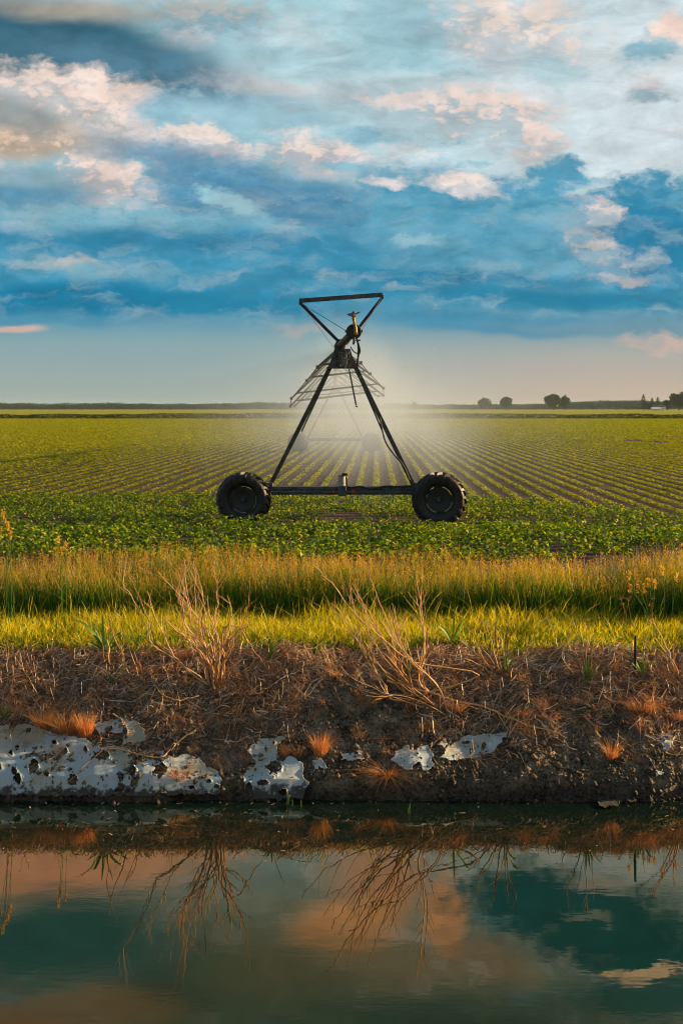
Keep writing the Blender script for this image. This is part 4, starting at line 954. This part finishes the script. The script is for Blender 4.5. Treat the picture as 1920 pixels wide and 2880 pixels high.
single('curved pale stem hooked low to the left of the tall bare shrub', [(915, 700), (860, 716), (800, 718), (745, 690), (705, 645), (690, 590)], .009, 'bent_stem', 'stem', 1, L1)
single('thin branch forking down the slope below the arching shrub', [(730, 395), (760, 470), (830, 545), (890, 600), (940, 665)], .007, twigs=3, conv=L3)
single('dark thin branch lying across under the arching shrub', [(1000, 500), (1100, 470), (1180, 450), (1300, 470), (1568, 500)], .008, twigs=5, conv=L3)
single('pale stick lying level above the bluish torn sheet', [(965, 757), (1080, 760), (1190, 757)], .006, 'stick', 'stick', 0, L3)
single('pale upright peg like stick at the lower right of the bank', [(1113, 812), (1118, 760), (1122, 690)], .006, 'stick', 'stick', 0, L4, .03)
single('long stick leaning down over the white liner to the water', [(1180, 830), (1080, 895), (760, 830), (640, 905), (520, 1020), (390, 1115)], .007, 'stick', 'stick', 0, L0, .045)
single('bent stick lying left of the white liner top', [(780, 585), (850, 630), (870, 668), (1000, 660)], .009, 'stick', 'stick', 1, L0)
single('bundle stem pointing down left onto the liner', [(1350, 705), (1240, 780), (1180, 850)], .010, 'stick', 'stick', 3, L0, .05)

# ------------------------------------------------------------------ dry grass tufts
def tuft(label, cen, h, w, n=260, droop=.35, group='dry orange grass tufts on the bank', mat='tuft', wd=.0035, lift=0, hue=(.3, 1)):
    b = on_bank(*cen); e = empty('grass_tuft', tuple(b), label, 'grass tuft', group)
    a = RNG.uniform(0, 2 * np.pi, n); rr = RNG.random(n) ** .6 * w * .28
    P = np.stack([np.cos(a) * rr, np.sin(a) * rr * .7, 0 * a - .02], -1); H = h * RNG.uniform(.45, 1.05, n)
    V, Q, r_, T_, _ = blades(P, H, wd * RNG.uniform(.7, 1.3, n), (droop * .3, droop * 1.9), .9, 4, a + RNG.normal(0, .5, n), RNG.uniform(hue[0], hue[1], n))
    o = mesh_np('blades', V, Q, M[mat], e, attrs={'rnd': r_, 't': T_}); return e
tuft('low orange tuft leftmost on the white liner', L0((295, 645)), .27, .30, 260, .45)
tuft('wide brown orange tuft in the middle of three above the liner', L0((460, 690)), .30, .42, 420, .5, hue=(0, .8))
tuft('bright orange upright tuft, rightmost of three above the liner', L0((590, 722)), .29, .22, 360, .28, hue=(.7, 1))
tuft('spidery brown tuft hanging over the lower right of the big liner', L0((1230, 1010)), .22, .20, 170, .8, hue=(.0, .6))
tuft('bright orange tuft beside the torn liner in the middle', L3((640, 845)), .28, .22, 330, .35, hue=(.6, 1))
tuft('small orange tuft at the upper tip of the middle liner', L3((400, 850)), .15, .12, 120, .3)
tuft('small thin tuft between the middle liner and the bright tuft', L3((485, 850)), .16, .14, 110, .5)
tuft('drooping brown mop of grass hanging to the water', L3((1100, 990)), .25, .26, 300, 1.5, hue=(.0, .6))
tuft('broad pale straw tuft at the right of the bank', L4((1280, 530)), .20, .45, 380, .9, hue=(.2, 1))
tuft('narrow orange tuft low at the right beside the pale peg', L4((1075, 870)), .26, .16, 130, .45, hue=(.4, 1))
tuft('ragged orange tuft under the fallen branch', L4((10, 545)), .20, .25, 200, .6)
tuft('small ragged tuft left of the broad straw tuft', L4((650, 590)), .14, .30, 160, 1.0, hue=(.1, .8))
tuft('small ragged tuft at the right edge of the bank', L4((1510, 590)), .16, .26, 170, .8)
tuft('low reddish tuft at the foot of the tall bare shrub', L1((840, 500)), .16, .3, 200, .9)
tuft('low reddish tuft near the left lip of the bank', L0((520, 130)), .13, .35, 220, 1.0)
tuft('reddish ragged tuft on the dark slope at right centre', L4((470, 560)), .12, .25, 130, .9)

# ------------------------------------------------------------------ broad leaved green plants
def leafy(label, base, tips, w=.022, group='broad leaved green plants on the bank', name='leafy_plant', cat='plant', z0=0.0, hue=(.2, 1)):
    b = on_bank(*base); e = empty(name, tuple(b), label, cat, group); w *= .62
    for (tx, ty, arch) in tips:
        tip = at_depth(tx, ty, b[1] + RNG.normal(0, .10)) - b; V = []; Q = []; n = 8; sd_ = np.array([0.25, 1, 0]) if abs(tip[0]) > .1 else np.array([1, .3, 0])
        sd_ = sd_ / np.linalg.norm(sd_)
        for k in range(n + 1):
            f = k / n; c = tip * f + np.array([0, 0, arch * 4 * f * (1 - f)]) + np.array([tip[0] * .12 * f * f, 0, 0]); ww = w * (math.sin(math.pi * min(1, f * .8 + .22)) ** .8 + .02) * .62
            if k == n: ww = .0012
            up = np.array([0, 0, 1.0]); wv = sd_ * ww * .75 + up * ww * .65 * (-1 if tip[0] > 0 else 1)
            V += [c - wv, c + np.array([0, 0, -ww * .3]), c + wv]
        for k in range(n): i = k * 3; Q += [(i, i + 1, i + 4, i + 3), (i + 1, i + 2, i + 5, i + 4)]
        o = mesh_np('leaf', V, Q, M['plant'], e, attrs={'rnd': np.full(len(V), RNG.uniform(*hue))}, smooth=True)
    return e
def tp(conv, *a): return [(*conv((x, y)), z) for x, y, z in a]
leafy('dark green maize like plant with tall upright leaves near the left', L1((480, 490)), tp(L1, (470, 285, .02), (425, 335, .05), (350, 335, .10), (430, 400, .04), (515, 350, .03), (560, 385, .05), (500, 400, 0.02), (400, 430, .03), (545, 440, .02)), .045)
leafy('green maize like plant with arching leaves right of the tall leaved one', L1((625, 480)), tp(L1, (590, 350, .04), (545, 400, .05), (690, 365, .04), (640, 400, .02), (650, 385, .03), (565, 440, .02), (710, 460, .05), (600, 450, .0)), .04)
leafy('small green sprout standing behind the stubble left of middle', L1((1245, 520)), tp(L1, (1250, 440, .01), (1225, 470, .01), (1270, 470, .01), (1300, 360, .02), (1235, 455, 0)), .03)
leafy('tall sunlit maize like plant in the low grass right of middle', L2((510, 450)), tp(L2, (520, 250, .02), (590, 305, .08), (545, 340, .03), (470, 370, .04), (560, 380, .02), (490, 400, .01), (450, 360, .03)), .04, hue=(.7, 1))
leafy('green plant with long bent leaves beside the clump of broken stalks', L4((335, 300)), tp(L4, (345, 120, .01), (400, 150, .02), (500, 270, .28), (380, 180, .03), (300, 190, .01), (430, 250, .10)), .03)
leafy('short bright green sprout in front of the pale upright stalks', L4((905, 350)), tp(L4, (925, 140, .0), (880, 235, .01), (1000, 200, .02), (945, 215, .01), (890, 180, .01), (960, 285, .0)), .032)
leafy('green plant beside the dark stub near the right edge', L4((1285, 290)), tp(L4, (1210, 120, .01), (1330, 90, .02), (1300, 120, 0), (1180, 190, .03), (1360, 190, .03), (1240, 160, .01), (1270, 200, .01), (1160, 90, .02)), .03)
leafy('small green sprout with curled leaf at the left edge of the liner', L0((30, 600)), tp(L0, (45, 485, .01), (0, 530, .01), (60, 530, .01), (165, 665, .08)), .022)
leafy('thin yellowish sprout below the left maize like plant', L0((770, 350)), tp(L0, (720, 220, .01), (750, 260, .0), (905, 225, .06), (860, 300, .02)), .016)
leafy('small green tuft in the straw under the arching shrub', L3((1215, 300)), tp(L3, (1270, 180, .01), (1240, 200, .01), (1280, 230, .01), (1110, 200, .02)), .025)
for lab, bx, tips in (('short green reed sprouting from the water by the middle liner', (415, 1185), ((415, 1085, 0), (425, 1120, 0))), ('thin green reed right of the short reed in the water', (447, 1195), ((448, 1145, 0),)), ('thin yellow green reed in the water right of the middle liner', (506, 1200), ((507, 1150, 0),)), ('lone green reed in the water below the drooping brown mop', (1248, 1245), ((1256, 1172, 0), (1246, 1200, 0)))):
    px, py = L3(bx); Yw = F * (CAMZ - WZ) / (py - HY); b = at_depth(px, py, Yw); e = empty('reed', tuple(b), lab, 'reed', 'green reeds standing in the water')
    for tx, ty, ar in tips:
        q = at_depth(*L3((tx, ty)), Yw) - b; V = []; Q = []
        for k in range(6):
            f = k / 5; c = q * f + np.array([0, 0, -.03 * (1 - f)]); w_ = .009 * (1 - f ** 2) + .0008; V += [c + np.array([-w_, 0, 0]), c + np.array([w_, .003, 0])]
        for k in range(5): Q.append((2 * k, 2 * k + 1, 2 * k + 3, 2 * k + 2))
        mesh_np('leaf', V, Q, M['plant'], e, attrs={'rnd': np.full(len(V), .9)})
# stub of a post
b = on_bank(*L4((1236, 300))); g = MB(); hgt = float(at_depth(*L4((1232, 22)), b[1])[2] - b[2]); g.tube([(0, 0, -.1), (0, 0, hgt * .5), (.004, 0, hgt)], [.016, .015, .013], 10)
o = g.build('post_stub', M['post'], smooth=True); o.location = b; setp(o, 'thin dark green stub of a post in the grass near the right edge', 'post')
# tall panicle grasses and flower stems at the right, rising from the low grass
def flower(label, base, tops, kind, cat, name):
    b = at_depth(base[0], base[1], 11.6); b[2] = 0; e = empty(name, tuple(b), label, cat)
    for tx, ty in tops:
        q = at_depth(tx, ty, 11.6) - b; V, Q = tube_np(smooth_path([(0, 0, 0), q * .5 + np.array([.02, 0, .03]), q], 4) + (np.linspace(1, 0, 9) ** 2)[:, None] * np.array([RNG.normal(0, .07), RNG.normal(0, .05), 0]), .0026, 4)
        mesh_np('stem', V, Q, M['tuft'] if kind == 'red' else M['short'], e, attrs={'rnd': np.full(len(V), .6), 't': np.zeros(len(V))})
        if kind == 'gold':
            n = 60; P = q + np.stack([RNG.normal(0, .011, n), RNG.normal(0, .011, n), RNG.uniform(-.07, .035, n)], -1); v = leaves(P, .022, .012, (.4, 1.5)); mesh_np('seed_head', v[0], v[1], M['seed'], e, attrs={'rnd': v[2] * .3 + .7})
        elif kind == 'red':
            n = 22; P = q + RNG.normal(0, .016, (n, 3)) * np.array([1, 1, .7]); v = leaves(P, .016, .012, (0, 1.5)); mesh_np('flower', v[0], v[1], M['tuft'], e, attrs={'rnd': v[2] * .2, 't': v[2] * 0 + 1})
        else:
            n = 9; P = q + RNG.normal(0, .007, (n, 3)); v = leaves(P, .013, .011, (0, .6)); mesh_np('flower', v[0], v[1], M['petal'], e)
flower('golden panicle grass with drooping heads at the right in front of the dark meadow', (1830, 1745), [L2(p) for p in ((1320, 120), (1325, 180), (1360, 180), (1385, 180), (1410, 155), (1435, 160))], 'gold', 'grass', 'panicle_grass')
flower('two tall upright golden grass heads near the right edge', (1868, 1745), [L2(p) for p in ((1472, 100), (1535, 130))], 'gold', 'grass', 'panicle_grass')
flower('reddish dried flower stem at right among the low grass', (1815, 1770), [L2(p) for p in ((1430, 235), (1420, 260))], 'red', 'flower', 'dried_flower')
flower('dried flower stem with dark heads left of the golden panicle', (1760, 1770), [L2(p) for p in ((1290, 262), (1312, 235), (1280, 232))], 'red', 'flower', 'dried_flower')
flower('tall golden weed standing up at the left edge in front of the crop', (20, 1740), [(8, 1440), (22, 1475), (2, 1490), (30, 1500), (14, 1460)], 'gold', 'weed', 'tall_weed')
flower('tall golden weed rising over the meadow grass left of the wheel', (175, 1740), [(165, 1515), (185, 1530), (172, 1545)], 'gold', 'weed', 'tall_weed')
flower('cluster of tiny white flowers in the low grass right of middle', (1548, 1790), [L2(p) for p in ((905, 345), (925, 340), (945, 335), (965, 345), (985, 350), (1000, 345), (955, 360), (1020, 355), (935, 325))], 'white', 'flower', 'white_flower')
flower('sparse tiny white flowers right of the white cluster', (1660, 1790), [L2(p) for p in ((1130, 330), (1155, 350), (1180, 325), (1220, 330), (1215, 350))], 'white', 'flower', 'white_flower')

# ------------------------------------------------------------------ torn liner sheets on the slope
def inside(px, py, poly):
    c = np.zeros(px.shape, bool); n = len(poly)
    for i in range(n):
        x1, y1 = poly[i]; x2, y2 = poly[(i + 1) % n]
        k = ((y1 > py) != (y2 > py)); xi = (x2 - x1) * (py - y1) / ((y2 - y1) if y2 != y1 else 1e-9) + x1; c ^= k & (px < xi)
    return c
def liner(label, poly, holes, conv, flat_y=None, group='torn pieces of white liner', seed=0, curl=.03, off=.014):
    """the outline is laid on the bank and torn there; the sheet is a few millimetres thick"""
    pp = np.array([conv(p) for p in poly]); x0, y0 = pp.min(0) - 4; x1, y1 = pp.max(0) + 4; st = 1.7
    gx, gy = np.meshgrid(np.arange(x0, x1, st), np.arange(y0, y1, st))
    rag = 11; wx = gx + rag * 2 * fbm(gx / 16, gy / 16, 4, seed + 1, .65); wy = gy + rag * 2 * fbm(gx / 16, gy / 16, 4, seed + 2, .65)
    msk = inside(wx, wy, [tuple(p) for p in pp]); lift = np.zeros(gx.shape)
    for (hx, hy, rx, ry) in holes:
        cx, cy = conv((hx, hy)); rx, ry = rx / 2.6, ry / 2.6
        d = np.hypot((gx - cx) / rx, (gy - cy) / ry) + 1.7 * fbm(gx / 8, gy / 8, 4, seed + int(hx), .65)
        msk &= d > .95; sidew = np.clip((gx - cx) / rx * .8 - (gy - cy) / ry * .5, -.2, 1.2)
        lift += np.exp(-((d - .95) / .30) ** 2) * curl * np.clip(sidew, 0.1, 1)
    er = msk.copy()
    for k in range(4): e2 = er.copy(); e2[1:] &= er[:-1]; e2[:-1] &= er[1:]; e2[:, 1:] &= er[:, :-1]; e2[:, :-1] &= er[:, 1:]; lift += np.where(msk & ~e2, .0035, 0) * (vnoise(gx / 20, gy / 20, seed + 5)); er = e2
    # put every grid point on the bank along its line of sight
    Y = np.full(gx.shape, 9.3); f_ = (lambda X, Y_: bank_smooth(X, Y_)) if flat_y is None else None
    if flat_y is None:
        lo = np.full(gx.shape, 8.8); hi = np.full(gx.shape, 12.0)
        for k in range(26):
            Y = (lo + hi) / 2; X = (gx - HX) * Y / F; g_ = bank_smooth(X, Y) - (CAMZ - (gy - HY) * Y / F); hi = np.where(g_ >= 0, Y, hi); lo = np.where(g_ >= 0, lo, Y)
    else: Y = F * (CAMZ - WZ - .01) / (gy - HY)
    X = (gx - HX) * Y / F; Z = CAMZ - (gy - HY) * Y / F
    fold = .022 * fbm(X * 3, Y * 4 + Z * 2, 3, seed + 9) * 2
    k_ = off + .012 + fold + lift - .05 * np.clip(fbm(X * 2.2, Y * 2.2, 4, seed + 31) * 2.4 - .3, 0, 1)
    if flat_y is not None: k_ = .004 + lift + .02 * vnoise(X * 8, Y * 8, seed)
    Pn = np.stack([X, Y - k_ * .62, Z + k_ * .78], -1); ny, nx = gx.shape; idx = np.arange(nx * ny).reshape(ny, nx)
    q = msk[:-1, :-1] & msk[:-1, 1:] & msk[1:, 1:] & msk[1:, :-1]; Q = np.stack([idx[:-1, :-1][q], idx[1:, :-1][q], idx[1:, 1:][q], idx[:-1, 1:][q]], -1)
    u, inv = np.unique(Q, return_inverse=True); V = Pn.reshape(-1, 3)[u]; Q = inv.reshape(Q.shape)
    o = mesh_np('liner_sheet', V, Q, M['liner'], smooth=True); setp(o, label, 'liner', group)
    m = o.modifiers.new('thickness', 'SOLIDIFY'); m.thickness = .004; m.offset = -1; return o
liner('large white torn liner sheet with black holes at the left above the water', [(-260, 640), (0, 650), (60, 640), (100, 700), (130, 640), (250, 640), (330, 690), (430, 710), (600, 740), (640, 790), (760, 800), (900, 805), (1130, 830), (1160, 870), (1300, 850), (1350, 870), (1500, 960), (1530, 1000), (1530, 1125), (1200, 1130), (800, 1130), (500, 1140), (100, 1130), (-260, 1130)],
      [(125, 805, 20, 20), (85, 845, 15, 18), (200, 690, 20, 18), (375, 765, 18, 13), (455, 825, 20, 18), (238, 935, 32, 50), (105, 965, 20, 26), (130, 1020, 26, 30), (325, 980, 18, 15), (505, 1025, 40, 38), (700, 860, 58, 38), (915, 960, 24, 32), (1105, 955, 48, 50), (960, 878, 9, 8), (820, 1090, 22, 12), (1445, 1035, 17, 12), (1325, 1078, 22, 13), (1495, 1072, 20, 14), (5, 935, 12, 22), (595, 815, 10, 22)], L0, seed=3)
liner('small pale liner flap above the big white sheet, beside the bent stick', [(640, 640), (780, 610), (850, 600), (950, 620), (1000, 690), (990, 750), (930, 790), (850, 770), (870, 700), (760, 690), (690, 700)], [(865, 690, 16, 30), (765, 670, 14, 12)], L0, seed=13)
liner('ragged white liner piece in the middle beside the bright orange tuft', [(130, 830), (220, 740), (300, 745), (420, 725), (350, 790), (355, 830), (330, 880), (380, 880), (430, 860), (510, 890), (520, 950), (500, 990), (560, 1040), (565, 1050), (540, 1100), (510, 1160), (80, 1160), (120, 1050), (110, 960), (200, 900)], [(322, 940, 52, 52), (150, 1085, 28, 48), (240, 1045, 38, 18), (380, 1112, 28, 20), (320, 770, 8, 14)], L3, seed=23)
liner('narrow curled liner strip right of the middle ragged piece', [(580, 905), (640, 870), (700, 945), (620, 952), (560, 1000), (595, 950)], [], L3, seed=33)
liner('thin pointed liner sliver left of the drooping brown mop', [(750, 885), (830, 850), (910, 815), (948, 870), (920, 892), (820, 878)], [(885, 845, 18, 9)], L3, seed=43)
liner('pale greenish liner piece shaped like a leaf, right of the brown mop', [(1115, 885), (1165, 830), (1210, 785), (1252, 795), (1262, 825), (1330, 788), (1385, 785), (1410, 870), (1390, 900), (1420, 940), (1370, 975), (1335, 950), (1300, 905), (1272, 962), (1240, 970), (1160, 910)], [(1305, 850, 8, 7), (1330, 880, 6, 6)], L3, seed=53)
liner('smooth tan liner piece lying under the pale level stick', [(-110, 870), (-60, 800), (0, 765), (90, 715), (250, 715), (360, 700), (345, 750), (290, 790), (280, 830), (190, 850), (80, 890), (-30, 890)], [(100, 830, 8, 24), (75, 768, 36, 9), (330, 750, 14, 16)], L4, seed=63)
liner('small liner tag between the leaf shaped piece and the smooth one', [(1425, 782), (1490, 738), (1530, 790), (1480, 800)], [], L3, seed=73)
liner('small tan liner scrap high on the right edge of the bank', [(1385, 710), (1480, 690), (1495, 750), (1480, 810), (1420, 815), (1400, 770)], [(1430, 750, 7, 9)], L4, seed=83)
liner('tiny pale blue liner scrap low at the right', [(1365, 970), (1410, 945), (1440, 965), (1385, 1002)], [], L4, seed=93)
liner('tan crumpled liner scrap floating at the right waterline', [(965, 1085), (985, 1110), (1020, 1150), (1020, 1095), (1050, 1090), (1130, 1130), (1140, 1160), (1120, 1200), (1020, 1215), (970, 1170)], [], L4, flat_y=1, seed=103, curl=.03)
liner('smaller tan liner scrap floating right of the crumpled one', [(1160, 1160), (1215, 1115), (1250, 1165), (1190, 1188)], [], L4, flat_y=1, seed=113, curl=.03)

# ------------------------------------------------------------------ far trees, bushes, houses
def crown(n, lobes, lw):
    P = []; 
    for (cx, cy, cz, rx, ry, rz) in lobes:
        k = max(40, int(n * rx * rz / sum(l[3] * l[5] for l in lobes))); d = RNG.normal(0, 1, (k, 3)); d /= np.linalg.norm(d, axis=1)[:, None]
        r = RNG.uniform(.55, 1.05, k) ** .6 * (1 + .35 * fbm(d[:, 0] * 3 + cx, d[:, 2] * 3 + d[:, 1], 3, int(abs(cx * 7)) + 3)); P.append(np.array([cx, cy, cz]) + d * r[:, None] * np.array([rx, ry, rz]))
    P = np.concatenate(P); return leaves(P, lw * RNG.uniform(.7, 1.3, len(P)), lw * .8, (0, 1.4))
def far_tree(label, px, w, h, Y, lobes=None, conifer=False, n=1500, name='tree', cat='tree', group='trees far behind the field', mat='tree'):
    """px in the photograph gives the bearing; w, h in metres"""
    h *= 1.2
    x = (px - HX) * Y / F; e = empty(name, (x, Y, 0), label, cat, group)
    if conifer:
        z = RNG.random(n) ** 1.5; r = w * .5 * (1 - z) ** .6 * (.75 + .35 * np.sin(z * 40)) * RNG.uniform(.5, 1, n); a = RNG.uniform(0, 2 * np.pi, n)
        v = leaves(np.stack([np.cos(a) * r, np.sin(a) * r, h * (.08 + .92 * z)], -1), .9, .6, (0, .6))
    else:
        if lobes is None:
            lobes = [(RNG.uniform(-.30, .30) * w, RNG.uniform(-.25, .25) * w, h * RNG.uniform(.38, .72), w * RNG.uniform(.2, .30), w * .25, h * RNG.uniform(.18, .28)) for _ in range(7)] + [(0, 0, h * .5, w * .42, w * .4, h * .38)]
        v = crown(n, lobes, .095 * h)
    mesh_np('crown', v[0], v[1], M[mat], e, attrs={'rnd': v[2]})
    g = MB(); r0 = w * .035; g.tube([(0, 0, -.2), (w * .01, 0, h * .3), (w * .02, 0, h * .6)], [r0, r0 * .8, r0 * .4], 8)
    for k in range(4): a = k * 1.6 + .3; g.tube([(w * .01, 0, h * (.25 + .07 * k)), (math.cos(a) * w * .15, math.sin(a) * w * .15, h * (.4 + .07 * k)), (math.cos(a) * w * .28, math.sin(a) * w * .28, h * (.5 + .06 * k))], [r0 * .5, r0 * .35, r0 * .15], 6)
    g.build('trunk', M['bark'], e, smooth=True); return e
YT = 1150.0; mp = YT / F
far_tree('round dark tree standing alone, leftmost of the two separate field trees', 1363, 43 * mp, 13.5, YT)
far_tree('round dark tree standing alone, second to the right of the first', 1422, 39 * mp, 15.0, YT)
far_tree('broad tall tree, left half of the touching pair on the horizon', 1556, 46 * mp, 18.0, YT, n=2200)
far_tree('smaller tree touching the broad tall one on its right side', 1587, 34 * mp, 15.5, YT + 6)
far_tree('wide dark conifer left of the white roofed house', 1808, 30 * mp, 15.5, YT, conifer=True, n=1800, name='conifer')
far_tree('slim conifer close behind the house, right of the wide one', 1832, 20 * mp, 12.5, YT + 20, conifer=True, name='conifer')
far_tree('slim conifer directly over the house roof', 1848, 25 * mp, 13, YT + 20, conifer=True, name='conifer')
far_tree('olive rounded tree between the wide conifer and the slim one', 1822, 16 * mp, 9, YT - 4, n=500)
far_tree('low rounded tree right of the house', 1875, 26 * mp, 11, YT + 5)
far_tree('large spreading tree at the right edge of the picture', 1908, 52 * mp, 18.5, YT, n=2200)
far_tree('faint round tree half lost in the spray at the horizon', 1165, 22 * mp, 10, YT + 150, n=700)
for i, px in enumerate((48, 90, 118, 186, 230, 290, 372, 480, 545, 620)):
    far_tree(['small round bush at the foot of the far left woods', 'low bush standing before the far left woods'][i % 2], px, RNG.uniform(5, 9), RNG.uniform(3.5, 7), YT + RNG.uniform(0, 60), n=260, name='bush', cat='bush', group='bushes before the far left woods')
for i, px in enumerate((1324, 1632, 1668, 1732, 1762, 1778, 1792)):
    far_tree('low bush at the foot of the far right woods', px, RNG.uniform(6, 13), RNG.uniform(3.5, 6.5), YT + RNG.uniform(0, 40), n=300, name='bush', cat='bush', group='bushes before the far right woods')
for o in [q for q in SC.objects if q.name.startswith('bush') and q.parent is None]:
    o['label'] = 'small rounded bush standing before the far left woods' if o['group'].endswith('left woods') else 'low bush at the foot of the far right woods'
def house(label, px, w, d, h, Y, wall='wall', roof='roof'):
    x = (px - HX) * Y / F; e = empty('house', (x, Y, 0), label, 'house')
    g = MB(); g.box((0, 0, h * .3), (w, d, h * .6)); g.build('wall', M[wall], e)
    g = MB(); y0 = d / 2 + .4; x0 = w / 2 + .4; g.raw([(-x0, -y0, h * .6), (x0, -y0, h * .6), (x0, y0, h * .6), (-x0, y0, h * .6), (-x0, 0, h), (x0, 0, h)], [(0, 1, 5, 4), (2, 3, 4, 5), (0, 4, 3), (1, 2, 5), (0, 3, 2, 1)]); g.build('roof', M[roof], e)
    for k in (-.3, 0, .3):
        g = MB(); g.box((k * w, -d / 2 - .02, h * .34), (w * .1, .08, h * .2)); g.build('window', M['glass'], e)
house('small white walled house with dark roof among the trees at far right', 1851, 13, 8, 6.5, YT - 10)
house('low pale roofed shed beside the white house at far right', 1842, 9, 6, 3.6, YT - 25, 'wall', 'roofw')
def woods():
    n = 110000; Y = 1900 + RNG.random(n) ** 2 * 200; x = RNG.uniform(-800, 800, n) * Y / 1900
    top = 8.5 + 3.0 * fbm(x * .006, x * 0, 4, 7) * 2 + 3.2 * fbm(x * .05, Y * .02, 3, 9) * 2 + np.interp(x, [-800, -600, 200, 420, 560, 800], [2.5, 1, -.5, 1, 5.5, 4.5]) + (Y - 1900) * .02
    z = RNG.random(n) ** .7 * np.maximum(top, 3); v = leaves(np.stack([x, Y, z], -1), 2.4, 2.0, (0, 1.3))
    o = mesh_np('distant_woods', v[0], v[1], M['woods'], attrs={'rnd': v[2]}); setp(o, 'long low line of blue green woods on the horizon', 'woods', kind='stuff')
woods()

def debris():
    n = 90; y = 9.2 - RNG.random(n) ** 2 * 1.3; x = RNG.uniform(-3.6, 3.6, n); L = RNG.uniform(.006, .03, n); a = RNG.uniform(0, 6.28, n); w_ = RNG.uniform(.002, .006, n)
    c = np.stack([x, y, np.full(n, WZ + .004)], -1); d = np.stack([np.cos(a), np.sin(a), 0 * a], -1) * L[:, None]; s = np.stack([-np.sin(a), np.cos(a), 0 * a], -1) * w_[:, None]
    V = np.stack([c - d - s, c - d + s, c + d + s * .6, c + d - s * .6], 1).reshape(-1, 3); i = np.arange(n) * 4
    o = mesh_np('floating_bits', V, np.stack([i, i + 1, i + 2, i + 3], -1), M['straw'], attrs={'rnd': np.repeat(RNG.random(n), 4)}); setp(o, 'tiny bits of straw and leaf floating on the water', 'debris', kind='stuff')
debris()
